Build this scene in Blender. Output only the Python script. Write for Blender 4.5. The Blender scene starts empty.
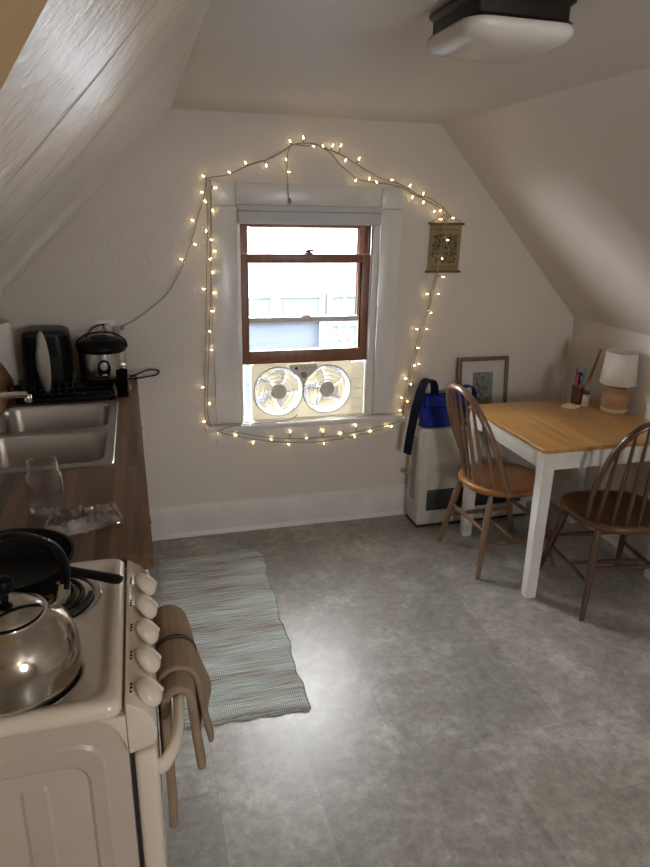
import bpy, bmesh, math, random
from math import sin, cos, pi, radians
from mathutils import Vector, Matrix, Quaternion
random.seed(7)
scene = bpy.context.scene
COL = scene.collection
D = 3.384            # back wall plane
XK = 2.44            # right knee wall plane
XL = -0.68           # left knee wall plane
CEIL = 2.143
XCL, XCR = 0.195, 1.5275
ZK = 1.155
CT = 0.92            # counter height

# ------------------------------------------------------------------ materials
def new_mat(name):
    m = bpy.data.materials.new(name); m.use_nodes = True
    nt = m.node_tree
    b = nt.nodes['Principled BSDF']
    return m, nt, b

def N(nt, t, **kw):
    n = nt.nodes.new(t)
    for k, v in kw.items():
        if k in n.inputs.keys(): n.inputs[k].default_value = v
        else: setattr(n, k, v)
    return n

def coords(nt, scale=(1, 1, 1), rot=(0, 0, 0)):
    tc = N(nt, 'ShaderNodeTexCoord'); mp = N(nt, 'ShaderNodeMapping')
    mp.inputs['Scale'].default_value = scale; mp.inputs['Rotation'].default_value = rot
    nt.links.new(tc.outputs['Object'], mp.inputs['Vector'])
    return mp.outputs['Vector']

def ramp(nt, fac, stops):
    r = N(nt, 'ShaderNodeValToRGB'); e = r.color_ramp.elements
    while len(e) < len(stops): e.new(0.5)
    for i, (p, c) in enumerate(stops):
        e[i].position = p; e[i].color = (*c, 1)
    nt.links.new(fac, r.inputs['Fac'])
    return r.outputs['Color']

def plain(name, col, rough=0.5, metal=0.0, var=0.06, vscale=9.0, bump=0.0, bscale=60.0, coat=0.0, coat_rough=0.1, spec=0.5):
    m, nt, b = new_mat(name)
    v = coords(nt)
    n = N(nt, 'ShaderNodeTexNoise', Scale=vscale, Detail=3.0)
    nt.links.new(v, n.inputs['Vector'])
    lo = tuple(max(0, c * (1 - var)) for c in col); hi = tuple(min(1, c * (1 + var)) for c in col)
    nt.links.new(ramp(nt, n.outputs['Fac'], [(0.3, lo), (0.7, hi)]), b.inputs['Base Color'])
    b.inputs['Roughness'].default_value = rough; b.inputs['Metallic'].default_value = metal
    b.inputs['Specular IOR Level'].default_value = spec
    if coat: b.inputs['Coat Weight'].default_value = coat; b.inputs['Coat Roughness'].default_value = coat_rough
    if bump:
        n2 = N(nt, 'ShaderNodeTexNoise', Scale=bscale, Detail=2.0); nt.links.new(v, n2.inputs['Vector'])
        bp = N(nt, 'ShaderNodeBump', Strength=bump, Distance=0.01)
        nt.links.new(n2.outputs['Fac'], bp.inputs['Height']); nt.links.new(bp.outputs['Normal'], b.inputs['Normal'])
    return m

def wall_paint(name, col, rough, bump, spec=0.5, coat=0.0, stretch=(1, 1, 1), seams=()):
    m, nt, b = new_mat(name)
    v = coords(nt); v2 = coords(nt, stretch)
    n = N(nt, 'ShaderNodeTexNoise', Scale=1.7, Detail=4.0); nt.links.new(v, n.inputs['Vector'])
    lo = tuple(c * 0.94 for c in col)
    nt.links.new(ramp(nt, n.outputs['Fac'], [(0.3, lo), (0.7, col)]), b.inputs['Base Color'])
    b.inputs['Roughness'].default_value = rough; b.inputs['Specular IOR Level'].default_value = spec
    if coat: b.inputs['Coat Weight'].default_value = coat; b.inputs['Coat Roughness'].default_value = 0.13
    a = N(nt, 'ShaderNodeTexNoise', Scale=38.0, Detail=4.0, Roughness=0.6); nt.links.new(v2, a.inputs['Vector'])
    c = N(nt, 'ShaderNodeTexNoise', Scale=5.0, Detail=2.0); nt.links.new(v, c.inputs['Vector'])
    mx = N(nt, 'ShaderNodeMath', operation='MULTIPLY_ADD'); mx.inputs[1].default_value = 2.2
    nt.links.new(c.outputs['Fac'], mx.inputs[0]); nt.links.new(a.outputs['Fac'], mx.inputs[2])
    bp = N(nt, 'ShaderNodeBump', Strength=bump, Distance=0.006)
    h = mx.outputs[0]
    if seams:                                   # raised board joints running down the slope
        sx = N(nt, 'ShaderNodeSeparateXYZ'); nt.links.new(v, sx.inputs[0])
        for s_ in seams:
            d1 = N(nt, 'ShaderNodeMath', operation='SUBTRACT'); d1.inputs[1].default_value = s_; nt.links.new(sx.outputs['Y'], d1.inputs[0])
            d2 = N(nt, 'ShaderNodeMath', operation='ABSOLUTE'); nt.links.new(d1.outputs[0], d2.inputs[0])
            d3 = N(nt, 'ShaderNodeMapRange'); d3.inputs['From Min'].default_value = 0.006; d3.inputs['From Max'].default_value = 0.0; d3.inputs['To Max'].default_value = 1.6
            nt.links.new(d2.outputs[0], d3.inputs['Value'])
            ad = N(nt, 'ShaderNodeMath', operation='ADD'); nt.links.new(h, ad.inputs[0]); nt.links.new(d3.outputs['Result'], ad.inputs[1]); h = ad.outputs[0]
    nt.links.new(h, bp.inputs['Height']); nt.links.new(bp.outputs['Normal'], b.inputs['Normal'])
    if coat: nt.links.new(bp.outputs['Normal'], b.inputs['Coat Normal'])
    return m

def wood(name, c0, c1, axis='Y', rough=0.4, planks=0.0, plank_len=0.6, coat=0.0, grain=1.0, tone=0.25):
    """grain runs along axis; planks = plank width (0 = none)"""
    m, nt, b = new_mat(name)
    rot = {'Y': (0, 0, 0), 'X': (0, 0, pi / 2), 'Z': (pi / 2, 0, 0)}[axis]
    v = coords(nt, (1, 1, 1), rot)
    mp = N(nt, 'ShaderNodeMapping'); mp.inputs['Scale'].default_value = (22 * grain, 1.6, 22 * grain)
    nt.links.new(v, mp.inputs['Vector'])
    n = N(nt, 'ShaderNodeTexNoise', Scale=1.6, Detail=5.0, Distortion=0.6); nt.links.new(mp.outputs['Vector'], n.inputs['Vector'])
    col = ramp(nt, n.outputs['Fac'], [(0.25, c0), (0.75, c1)])
    if planks:
        br = N(nt, 'ShaderNodeTexBrick')
        br.inputs['Scale'].default_value = 1.0; br.inputs['Mortar Size'].default_value = 0.0006
        br.inputs['Brick Width'].default_value = plank_len; br.inputs['Row Height'].default_value = planks
        br.inputs['Color1'].default_value = (1 - tone,) * 3 + (1,); br.inputs['Color2'].default_value = (1.0 + tone * .6,) * 3 + (1,)
        br.inputs['Mortar'].default_value = (0.5, 0.5, 0.5, 1); br.inputs['Bias'].default_value = 0.0
        m2 = N(nt, 'ShaderNodeMapping'); m2.inputs['Rotation'].default_value = (0, 0, pi / 2)
        nt.links.new(v, m2.inputs['Vector']); nt.links.new(m2.outputs['Vector'], br.inputs['Vector'])
        mix = N(nt, 'ShaderNodeMix', data_type='RGBA', blend_type='MULTIPLY'); mix.inputs[0].default_value = 1.0
        nt.links.new(col, mix.inputs[6]); nt.links.new(br.outputs['Color'], mix.inputs[7]); col = mix.outputs[2]
    nt.links.new(col, b.inputs['Base Color'])
    b.inputs['Roughness'].default_value = rough
    if coat: b.inputs['Coat Weight'].default_value = coat; b.inputs['Coat Roughness'].default_value = 0.2
    bp = N(nt, 'ShaderNodeBump', Strength=0.12, Distance=0.003)
    nt.links.new(n.outputs['Fac'], bp.inputs['Height']); nt.links.new(bp.outputs['Normal'], b.inputs['Normal'])
    return m

def floor_mat():
    m, nt, b = new_mat('vinyl_tile')
    v = coords(nt)
    br = N(nt, 'ShaderNodeTexBrick'); br.offset = 0.5
    br.inputs['Scale'].default_value = 1.0; br.inputs['Mortar Size'].default_value = 0.0011
    br.inputs['Mortar Smooth'].default_value = 0.4
    br.inputs['Brick Width'].default_value = 0.61; br.inputs['Row Height'].default_value = 0.305
    br.inputs['Color1'].default_value = (0.86, 0.86, 0.86, 1); br.inputs['Color2'].default_value = (1.12, 1.12, 1.12, 1)
    br.inputs['Mortar'].default_value = (0.66, 0.65, 0.64, 1)
    m2 = N(nt, 'ShaderNodeMapping'); m2.inputs['Rotation'].default_value = (0, 0, pi / 2)
    m2.inputs['Location'].default_value = (0.1, 0.17, 0)
    nt.links.new(v, m2.inputs['Vector']); nt.links.new(m2.outputs['Vector'], br.inputs['Vector'])
    n1 = N(nt, 'ShaderNodeTexNoise', Scale=3.6, Detail=10.0, Roughness=0.78, Distortion=0.3); nt.links.new(v, n1.inputs['Vector'])
    n2 = N(nt, 'ShaderNodeTexNoise', Scale=26.0, Detail=6.0, Roughness=0.75); nt.links.new(v, n2.inputs['Vector'])
    c1 = ramp(nt, n1.outputs['Fac'], [(0.34, (0.262, 0.247, 0.216)), (0.50, (0.318, 0.301, 0.268)), (0.58, (0.40, 0.381, 0.345)), (0.66, (0.51, 0.49, 0.45))])
    c2 = ramp(nt, n2.outputs['Fac'], [(0.35, (0.74, 0.74, 0.74)), (0.65, (1.16, 1.16, 1.16))])
    x1 = N(nt, 'ShaderNodeMix', data_type='RGBA', blend_type='MULTIPLY'); x1.inputs[0].default_value = 1
    nt.links.new(c1, x1.inputs[6]); nt.links.new(c2, x1.inputs[7])
    x2 = N(nt, 'ShaderNodeMix', data_type='RGBA', blend_type='MULTIPLY'); x2.inputs[0].default_value = 1
    nt.links.new(x1.outputs[2], x2.inputs[6]); nt.links.new(br.outputs['Color'], x2.inputs[7])
    nt.links.new(x2.outputs[2], b.inputs['Base Color'])
    rr = N(nt, 'ShaderNodeMapRange'); rr.inputs['To Min'].default_value = 0.27; rr.inputs['To Max'].default_value = 0.44
    nt.links.new(n2.outputs['Fac'], rr.inputs['Value']); nt.links.new(rr.outputs['Result'], b.inputs['Roughness'])
    bp = N(nt, 'ShaderNodeBump', Strength=0.12, Distance=0.002)
    nt.links.new(n2.outputs['Fac'], bp.inputs['Height']); nt.links.new(bp.outputs['Normal'], b.inputs['Normal'])
    return m

def rug_mat():
    m, nt, b = new_mat('rag_weave')
    v = coords(nt, (5.0, 150.0, 1.0)); v0 = coords(nt)
    n = N(nt, 'ShaderNodeTexNoise', Scale=1.0, Detail=2.0, Roughness=0.5); nt.links.new(v, n.inputs['Vector'])
    v3 = coords(nt, (1.6, 11.0, 1.0)); n3 = N(nt, 'ShaderNodeTexNoise', Scale=1.0, Detail=2.0); nt.links.new(v3, n3.inputs['Vector'])
    ad = N(nt, 'ShaderNodeMath', operation='MULTIPLY_ADD'); ad.inputs[1].default_value = 0.75
    nt.links.new(n3.outputs['Fac'], ad.inputs[0]); nt.links.new(n.outputs['Fac'], ad.inputs[2])
    col = ramp(nt, ad.outputs[0], [(0.60, (0.20, 0.17, 0.15)), (0.71, (0.40, 0.32, 0.27)), (0.80, (0.52, 0.49, 0.44)), (0.88, (0.50, 0.55, 0.52)), (0.97, (0.55, 0.65, 0.61)), (1.0, (0.72, 0.74, 0.69))])
    wv = N(nt, 'ShaderNodeTexWave', Scale=40.0, Distortion=0.3); wv.bands_direction = 'X'; nt.links.new(v0, wv.inputs['Vector'])
    wy = N(nt, 'ShaderNodeTexWave', Scale=28.0, Distortion=1.2); wy.bands_direction = 'Y'; nt.links.new(v0, wy.inputs['Vector'])
    mu = N(nt, 'ShaderNodeMath', operation='MULTIPLY'); nt.links.new(wv.outputs['Fac'], mu.inputs[0]); nt.links.new(wy.outputs['Fac'], mu.inputs[1])
    mm = N(nt, 'ShaderNodeMath', operation='MULTIPLY_ADD'); mm.inputs[1].default_value = 0.5; mm.inputs[2].default_value = 0.72
    nt.links.new(mu.outputs[0], mm.inputs[0])
    x = N(nt, 'ShaderNodeMix', data_type='RGBA', blend_type='MULTIPLY'); x.inputs[0].default_value = 1
    nt.links.new(col, x.inputs[6]); nt.links.new(mm.outputs[0], x.inputs[7])
    nt.links.new(x.outputs[2], b.inputs['Base Color']); b.inputs['Roughness'].default_value = 0.95; b.inputs['Specular IOR Level'].default_value = 0.1
    bp = N(nt, 'ShaderNodeBump', Strength=0.8, Distance=0.004); nt.links.new(mu.outputs[0], bp.inputs['Height']); nt.links.new(bp.outputs['Normal'], b.inputs['Normal'])
    return m

def thin_glass(name, tint=(1, 1, 1), gloss=0.07, rough=0.02, edge=0.75, power=2.2):
    m = bpy.data.materials.new(name); m.use_nodes = True; nt = m.node_tree; nt.nodes.clear()
    o = N(nt, 'ShaderNodeOutputMaterial'); t = N(nt, 'ShaderNodeBsdfTransparent'); g = N(nt, 'ShaderNodeBsdfGlossy')
    t.inputs['Color'].default_value = (*tint, 1); g.inputs['Roughness'].default_value = rough
    lw = N(nt, 'ShaderNodeLayerWeight', Blend=0.35)
    mr = N(nt, 'ShaderNodeMapRange'); mr.inputs['To Min'].default_value = gloss; mr.inputs['To Max'].default_value = edge
    pw = N(nt, 'ShaderNodeMath', operation='POWER'); pw.inputs[1].default_value = power; nt.links.new(lw.outputs['Facing'], pw.inputs[0]); nt.links.new(pw.outputs[0], mr.inputs['Value'])
    x = N(nt, 'ShaderNodeMixShader'); nt.links.new(mr.outputs['Result'], x.inputs[0]); nt.links.new(t.outputs[0], x.inputs[1]); nt.links.new(g.outputs[0], x.inputs[2])
    nt.links.new(x.outputs[0], o.inputs['Surface'])
    return m

def translucent(name, col, amount=0.5, rough=0.6):
    m = bpy.data.materials.new(name); m.use_nodes = True; nt = m.node_tree; b = nt.nodes['Principled BSDF']
    b.inputs['Base Color'].default_value = (*col, 1); b.inputs['Roughness'].default_value = rough
    t = N(nt, 'ShaderNodeBsdfTranslucent'); t.inputs['Color'].default_value = (*col, 1)
    n = N(nt, 'ShaderNodeTexNoise', Scale=30.0); mr = N(nt, 'ShaderNodeMapRange'); mr.inputs['To Min'].default_value = amount * .95; mr.inputs['To Max'].default_value = amount * 1.05
    nt.links.new(n.outputs['Fac'], mr.inputs['Value'])
    x = N(nt, 'ShaderNodeMixShader'); nt.links.new(mr.outputs['Result'], x.inputs[0]); nt.links.new(b.outputs[0], x.inputs[1]); nt.links.new(t.outputs[0], x.inputs[2])
    nt.links.new(x.outputs[0], nt.nodes['Material Output'].inputs['Surface'])
    return m

def emissive(name, col, strength):
    m, nt, b = new_mat(name)
    b.inputs['Base Color'].default_value = (*col, 1)
    b.inputs['Emission Color'].default_value = (*col, 1); b.inputs['Emission Strength'].default_value = strength
    return m

def fabric(name, col, scale=180, bump=0.35, var=0.12, rough=0.9):
    m, nt, b = new_mat(name)
    v = coords(nt)
    w1 = N(nt, 'ShaderNodeTexWave', Scale=scale / 6.3, Distortion=0.5); w1.bands_direction = 'X'
    w2 = N(nt, 'ShaderNodeTexWave', Scale=scale / 6.3, Distortion=0.5); w2.bands_direction = 'Z'
    n = N(nt, 'ShaderNodeTexNoise', Scale=12.0, Detail=4.0)
    for q in (w1, w2, n): nt.links.new(v, q.inputs['Vector'])
    lo = tuple(c * (1 - var) for c in col); hi = tuple(min(1, c * (1 + var)) for c in col)
    nt.links.new(ramp(nt, n.outputs['Fac'], [(0.3, lo), (0.7, hi)]), b.inputs['Base Color'])
    a = N(nt, 'ShaderNodeMath', operation='ADD'); nt.links.new(w1.outputs['Fac'], a.inputs[0]); nt.links.new(w2.outputs['Fac'], a.inputs[1])
    bp = N(nt, 'ShaderNodeBump', Strength=bump, Distance=0.002); nt.links.new(a.outputs[0], bp.inputs['Height']); nt.links.new(bp.outputs['Normal'], b.inputs['Normal'])
    b.inputs['Roughness'].default_value = rough; b.inputs['Specular IOR Level'].default_value = 0.15
    return m

def brushed(name, col, rough=0.28, axis=(90, 3, 90)):
    m, nt, b = new_mat(name)
    v = coords(nt, axis)
    n = N(nt, 'ShaderNodeTexNoise', Scale=4.0, Detail=3.0); nt.links.new(v, n.inputs['Vector'])
    b.inputs['Base Color'].default_value = (*col, 1); b.inputs['Metallic'].default_value = 1.0
    mr = N(nt, 'ShaderNodeMapRange'); mr.inputs['To Min'].default_value = rough * .7; mr.inputs['To Max'].default_value = rough * 1.4
    nt.links.new(n.outputs['Fac'], mr.inputs['Value']); nt.links.new(mr.outputs['Result'], b.inputs['Roughness'])
    return m

def siding_mat(name, col):
    m, nt, b = new_mat(name)
    v = coords(nt); w = N(nt, 'ShaderNodeTexWave', Scale=0.9); w.bands_direction = 'Z'; w.wave_profile = 'SAW'; nt.links.new(v, w.inputs['Vector'])
    nt.links.new(ramp(nt, w.outputs['Fac'], [(0.0, tuple(c * .62 for c in col)), (0.10, col)]), b.inputs['Base Color'])
    b.inputs['Roughness'].default_value = 0.9; b.inputs['Specular IOR Level'].default_value = 0.03
    return m

M = {}
M['wall'] = wall_paint('wall_paint', (0.71, 0.655, 0.59), 0.42, 0.22)
M['slope'] = wall_paint('glossy_slope_paint', (0.71, 0.66, 0.60), 0.30, 0.30, coat=1.0, stretch=(0.85, 1.25, 0.85), seams=(1.20, 1.03))
M['slope_right'] = wall_paint('slope_paint', (0.71, 0.66, 0.60), 0.38, 0.30, coat=0.3)
M['ceil'] = wall_paint('ceiling_paint', (0.73, 0.685, 0.625), 0.45, 0.22)
M['tan'] = wall_paint('warm_shade_tan', (0.52, 0.37, 0.22), 0.5, 0.2)  # white wall in warm-lit shade; the tint is put into the colour
M['trim'] = plain('trim_gloss_white', (0.74, 0.72, 0.69), 0.28, bump=0.08, bscale=25)
M['floor'] = floor_mat()
M['rug'] = rug_mat()
M['sash'] = wood('sash_wood', (0.18, 0.072, 0.042), (0.27, 0.115, 0.068), 'Z', 0.38)
M['glass'] = thin_glass('window_glass')
M['white_plastic'] = plain('white_plastic', (0.78, 0.77, 0.73), 0.4)
M['fan'] = translucent('ivory_fan_plastic', (0.84, 0.81, 0.72), 0.24)
M['fan_grey'] = plain('fan_control_grey', (0.74, 0.72, 0.67), 0.45)
M['blind'] = fabric('blind_cloth', (0.60, 0.60, 0.62), 200, 0.15, 0.03)
M['siding'] = siding_mat('blue_grey_siding', (0.052, 0.061, 0.078))
M['siding_white'] = siding_mat('pale_siding', (0.150, 0.155, 0.160))
M['out_white'] = plain('outside_pale_trim', (0.20, 0.20, 0.20), 0.8, spec=0.05)
M['out_glass'] = plain('outside_window_glass', (0.072, 0.092, 0.100), 0.5, spec=0.1)
M['butcher'] = wood('butcher_block', (0.078, 0.038, 0.019), (0.195, 0.104, 0.054), 'Y', 0.36, planks=0.036, plank_len=0.6, tone=0.48)
M['cab'] = plain('cabinet_white', (0.68, 0.65, 0.60), 0.4)
M['steel'] = plain('satin_steel', (0.40, 0.375, 0.345), 0.30, 1.0, var=0.03)
M['chrome'] = plain('chrome', (0.75, 0.74, 0.72), 0.10, 1.0, var=0.02)
M['kettle'] = plain('polished_kettle_steel', (0.50, 0.46, 0.41), 0.13, 1.0, var=0.04)
M['black'] = plain('black_plastic', (0.004, 0.004, 0.005), 0.35, spec=0.14)
M['black_matte'] = plain('black_matte', (0.005, 0.005, 0.005), 0.6, spec=0.25)
M['iron'] = plain('cast_iron', (0.005, 0.005, 0.005), 0.45, bump=0.15, bscale=220, spec=0.18)
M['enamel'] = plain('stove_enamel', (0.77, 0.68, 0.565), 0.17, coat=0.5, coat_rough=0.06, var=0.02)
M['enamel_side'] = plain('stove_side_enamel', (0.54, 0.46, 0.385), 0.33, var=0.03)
M['dark_gap'] = plain('dark_gap', (0.02, 0.02, 0.02), 0.7)
M['coil'] = plain('coil_metal', (0.035, 0.033, 0.032), 0.4, 0.4)
M['drip'] = plain('drip_pan_chrome', (0.50, 0.48, 0.45), 0.18, 1.0)
M['towel'] = fabric('taupe_towel', (0.32, 0.235, 0.165), 120, 0.45)
M['towel_stripe'] = fabric('towel_dark_stripe', (0.05, 0.045, 0.045), 120, 0.45)
M['plate'] = plain('white_ceramic', (0.72, 0.70, 0.65), 0.2, coat=0.4)
M['paper'] = plain('paper_towel', (0.80, 0.77, 0.71), 0.9, bump=0.3, bscale=120)
M['cutting'] = wood('cutting_board_wood', (0.23, 0.12, 0.05), (0.34, 0.19, 0.085), 'Z', 0.5)
M['jar'] = thin_glass('jar_glass', (0.975, 0.98, 0.975), 0.02, 0.05, 1.0, 1.15)
M['bagclear'] = thin_glass('clear_plastic_film', (0.90, 0.89, 0.87), 0.12, 0.05, 0.8, 1.3)
M['table_top'] = wood('oak_table_top', (0.41, 0.195, 0.048), (0.60, 0.325, 0.095), 'Y', 0.30, planks=0.085, plank_len=2.0, tone=0.20, coat=0.2)
M['table_white'] = plain('table_white_paint', (0.76, 0.74, 0.69), 0.35)
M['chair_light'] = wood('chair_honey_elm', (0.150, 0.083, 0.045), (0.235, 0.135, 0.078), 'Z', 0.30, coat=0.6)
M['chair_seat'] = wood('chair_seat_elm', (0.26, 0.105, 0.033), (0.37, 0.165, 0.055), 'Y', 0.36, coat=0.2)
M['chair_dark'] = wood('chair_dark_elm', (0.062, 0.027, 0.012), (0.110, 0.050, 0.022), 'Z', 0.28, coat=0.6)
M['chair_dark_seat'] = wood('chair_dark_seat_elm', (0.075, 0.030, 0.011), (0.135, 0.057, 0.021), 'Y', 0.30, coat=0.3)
M['heater'] = plain('heater_beige', (0.54, 0.51, 0.45), 0.45)
M['heater_dark'] = plain('heater_louvre_dark', (0.035, 0.034, 0.032), 0.5)
M['blue'] = fabric('blue_nylon', (0.012, 0.028, 0.26), 260, 0.2, 0.15, 0.55)
M['navy'] = fabric('navy_webbing', (0.008, 0.010, 0.022), 260, 0.3, 0.1, 0.7)
M['frame_brown'] = wood('frame_brown_wood', (0.135, 0.080, 0.046), (0.20, 0.122, 0.072), 'Z', 0.4)
M['mat_board'] = plain('mat_board', (0.60, 0.57, 0.52), 0.6)
M['scroll'] = plain('scroll_kraft_paper', (0.30, 0.215, 0.105), 0.8, var=0.10, vscale=30)
M['ink'] = plain('print_ink_dark', (0.055, 0.052, 0.04), 0.8)
M['ink_green'] = plain('print_ink_grey_green', (0.13, 0.135, 0.095), 0.8)
M['ink_rust'] = plain('print_ink_rust', (0.16, 0.09, 0.04), 0.8)
M['dowel'] = wood('scroll_dowel_wood', (0.085, 0.05, 0.025), (0.13, 0.08, 0.04), 'X', 0.5)
M['lamp_clay'] = plain('lamp_brown_clay', (0.33, 0.175, 0.075), 0.5, var=0.12, vscale=40, bump=0.15, bscale=90)
M['lamp_pale'] = plain('lamp_pale_clay', (0.55, 0.46, 0.37), 0.6)
M['shade'] = fabric('lamp_shade_linen', (0.62, 0.585, 0.53), 240, 0.3, 0.05)
M['bronze'] = plain('fixture_dark_bronze', (0.020, 0.014, 0.011), 0.3, 0.3)
M['diffuser'] = plain('frosted_diffuser', (0.74, 0.70, 0.655), 0.25, var=0.02)
M['wire'] = plain('string_wire', (0.30, 0.27, 0.23), 0.5)
M['cord_white'] = plain('cord_white', (0.55, 0.53, 0.49), 0.5)
M['bulb'] = emissive('warm_bulb', (1.0, 0.70, 0.32), 20.0)
M['pink'] = plain('pink_plastic', (0.50, 0.045, 0.13), 0.35)
M['green'] = plain('green_plastic', (0.06, 0.20, 0.05), 0.4)
M['teal'] = plain('teal_plastic', (0.06, 0.22, 0.30), 0.4)
M['darkpen'] = plain('dark_pen', (0.025, 0.03, 0.03), 0.4)
M['ruler'] = wood('ruler_wood', (0.33, 0.20, 0.10), (0.44, 0.28, 0.15), 'Z', 0.5)
M['cup'] = thin_glass('pen_cup_glass', (0.72, 0.70, 0.68), 0.08, 0.05)
M['note'] = plain('sticky_note_yellow', (0.72, 0.66, 0.40), 0.8)
M['bottle'] = plain('bottle_white_liquid', (0.62, 0.54, 0.50), 0.3)
M['shiny_cap'] = plain('dark_metal_cap', (0.05, 0.05, 0.055), 0.25, 0.8)
M['button'] = plain('cooker_button_silver', (0.45, 0.43, 0.40), 0.3, 0.7)
M['adapter'] = plain('grey_adapter', (0.30, 0.29, 0.27), 0.5)

# ------------------------------------------------------------------ mesh helpers
class MB:
    def __init__(s): s.bm = bmesh.new()
    def _add(s, verts, faces, mi=0):
        vs = [s.bm.verts.new(v) for v in verts]
        for f in faces:
            try:
                fc = s.bm.faces.new([vs[i] for i in f]); fc.material_index = mi
            except ValueError: pass
        return vs
    def box(s, lo, hi, bev=0.0, seg=2, mat=None, mi=0):
        x0, y0, z0 = lo; x1, y1, z1 = hi
        vs = [(x, y, z) for x in (x0, x1) for y in (y0, y1) for z in (z0, z1)]
        fs = [(0, 1, 3, 2), (4, 6, 7, 5), (0, 4, 5, 1), (2, 3, 7, 6), (0, 2, 6, 4), (1, 5, 7, 3)]
        v = s._add(vs, fs, mi)
        if bev:
            ed = {e for q in v for e in q.link_edges}
            r = bmesh.ops.bevel(s.bm, geom=list(ed), offset=bev, segments=seg, affect='EDGES', profile=0.5)
            v = list({q for f in r['faces'] for q in f.verts} | {q for q in v if q.is_valid})
        if mat is not None: bmesh.ops.transform(s.bm, matrix=mat, verts=v)
        return s
    def prism(s, pts, h0, h1, axis='Z', bev=0.0, seg=2, mi=0):
        """polygon pts (2D) extruded along axis between h0 and h1"""
        def P(a, b, h): return {'Z': (a, b, h), 'Y': (a, h, b), 'X': (h, a, b)}[axis]
        n = len(pts)
        v = [P(a, b, h0) for a, b in pts] + [P(a, b, h1) for a, b in pts]
        f = [tuple(range(n - 1, -1, -1)), tuple(range(n, 2 * n))] + [(i, (i + 1) % n, n + (i + 1) % n, n + i) for i in range(n)]
        vs = s._add(v, f, mi)
        if bev:
            ed = [e for e in {e for q in vs for e in q.link_edges} if e.is_valid and len(e.link_faces) == 2 and (e.link_faces[0].normal.angle(e.link_faces[1].normal, 0) > 0.6 or True)]
            s.bm.normal_update()
            ed = [e for e in ed if e.calc_face_angle(0) > 0.6]
            bmesh.ops.bevel(s.bm, geom=ed, offset=bev, segments=seg, affect='EDGES', profile=0.5)
        return s
    def lathe(s, prof, c=(0, 0, 0), n=32, axis='Z', mi=0, closed=False, mat=None):
        """prof: list of (r, h)"""
        rings = []
        for r, h in prof:
            ring = []
            for k in range(1 if r <= 1e-6 else n):
                a = 2 * pi * k / n; x, y = r * cos(a), r * sin(a)
                p = {'Z': (x, y, h), 'Y': (x, h, y), 'X': (h, x, y)}[axis]
                p = Vector(p)
                if mat is not None: p = mat @ p
                ring.append(s.bm.verts.new(p + Vector(c)))
            rings.append(ring)
        pairs = list(zip(rings, rings[1:])) + ([(rings[-1], rings[0])] if closed else [])
        for A, B in pairs:
            for k in range(n):
                k2 = (k + 1) % n
                if len(A) == 1 and len(B) == 1: continue
                if len(A) == 1: q = [A[0], B[k2], B[k]]
                elif len(B) == 1: q = [A[k], A[k2], B[0]]
                else: q = [A[k], A[k2], B[k2], B[k]]
                try: s.bm.faces.new(q).material_index = mi
                except ValueError: pass
        return s
    def tube(s, path, r, n=10, closed=False, caps=True, mi=0, flat=None, up=None):
        """sweep a circle (or ellipse: flat=(a,b) multipliers) along path; r number or list"""
        P = [Vector(p) for p in path]; L = len(P)
        R = r if isinstance(r, (list, tuple)) else [r] * L
        T = []
        for i in range(L):
            a = P[(i - 1) % L] if (closed or i > 0) else P[i]; b = P[(i + 1) % L] if (closed or i < L - 1) else P[i]
            t = (b - a); T.append(t.normalized() if t.length > 1e-9 else Vector((0, 0, 1)))
        u = Vector(up) if up is not None else (Vector((0, 0, 1)) if abs(T[0].z) < 0.9 else Vector((1, 0, 0)))
        u = (u - T[0] * u.dot(T[0])).normalized()
        rings = []
        for i in range(L):
            if i > 0:
                if up is not None: u = Vector(up)
                u = (u - T[i] * u.dot(T[i]))
                u = u.normalized() if u.length > 1e-6 else T[i].orthogonal().normalized()
            w = T[i].cross(u)
            fa, fb = flat if flat else (1, 1)
            rings.append([s.bm.verts.new(P[i] + (u * cos(2 * pi * k / n) * fa + w * sin(2 * pi * k / n) * fb) * R[i]) for k in range(n)])
        rng = range(L) if closed else range(L - 1)
        for i in rng:
            A, B = rings[i], rings[(i + 1) % L]
            for k in range(n):
                try: s.bm.faces.new([A[k], A[(k + 1) % n], B[(k + 1) % n], B[k]]).material_index = mi
                except ValueError: pass
        if caps and not closed:
            for A in (rings[0][::-1], rings[-1]):
                try: s.bm.faces.new(A).material_index = mi
                except ValueError: pass
        return s
    def sphere(s, c, r, scale=(1, 1, 1), seg=12, rings=8, mi=0):
        prof = [(r * sin(pi * i / rings), -r * cos(pi * i / rings)) for i in range(rings + 1)]
        prof[0] = (0, -r); prof[-1] = (0, r)
        return s.lathe(prof, c, seg, mi=mi, mat=Matrix.Diagonal((*scale, 1)))
    def grid(s, fn, nu, nv, mi=0, closed_u=False):
        V = [[s.bm.verts.new(fn(i / (nu if closed_u else nu - 1), j / (nv - 1))) for j in range(nv)] for i in range(nu)]
        for i in range(nu if closed_u else nu - 1):
            for j in range(nv - 1):
                s.bm.faces.new([V[i][j], V[(i + 1) % nu][j], V[(i + 1) % nu][j + 1], V[i][j + 1]]).material_index = mi
        return s
    def build(s, name, mats, parent=None, smooth=35, solid=0.0, subsurf=0, loc=None, rotz=0.0, local=False):
        bmesh.ops.remove_doubles(s.bm, verts=s.bm.verts, dist=1e-6)
        bmesh.ops.recalc_face_normals(s.bm, faces=s.bm.faces)
        me = bpy.data.meshes.new(name); s.bm.to_mesh(me); s.bm.free()
        for m in (mats if isinstance(mats, (list, tuple)) else [mats]): me.materials.append(m)
        o = bpy.data.objects.new(name, me); COL.objects.link(o)
        if parent is not None:
            o.parent = parent
            if not local:
                W = Matrix.Identity(4); q = parent
                while q is not None: W = q.matrix_basis @ W; q = q.parent
                me.transform(W.inverted())
        if loc is not None: o.location = loc
        o.rotation_euler.z = rotz
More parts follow.
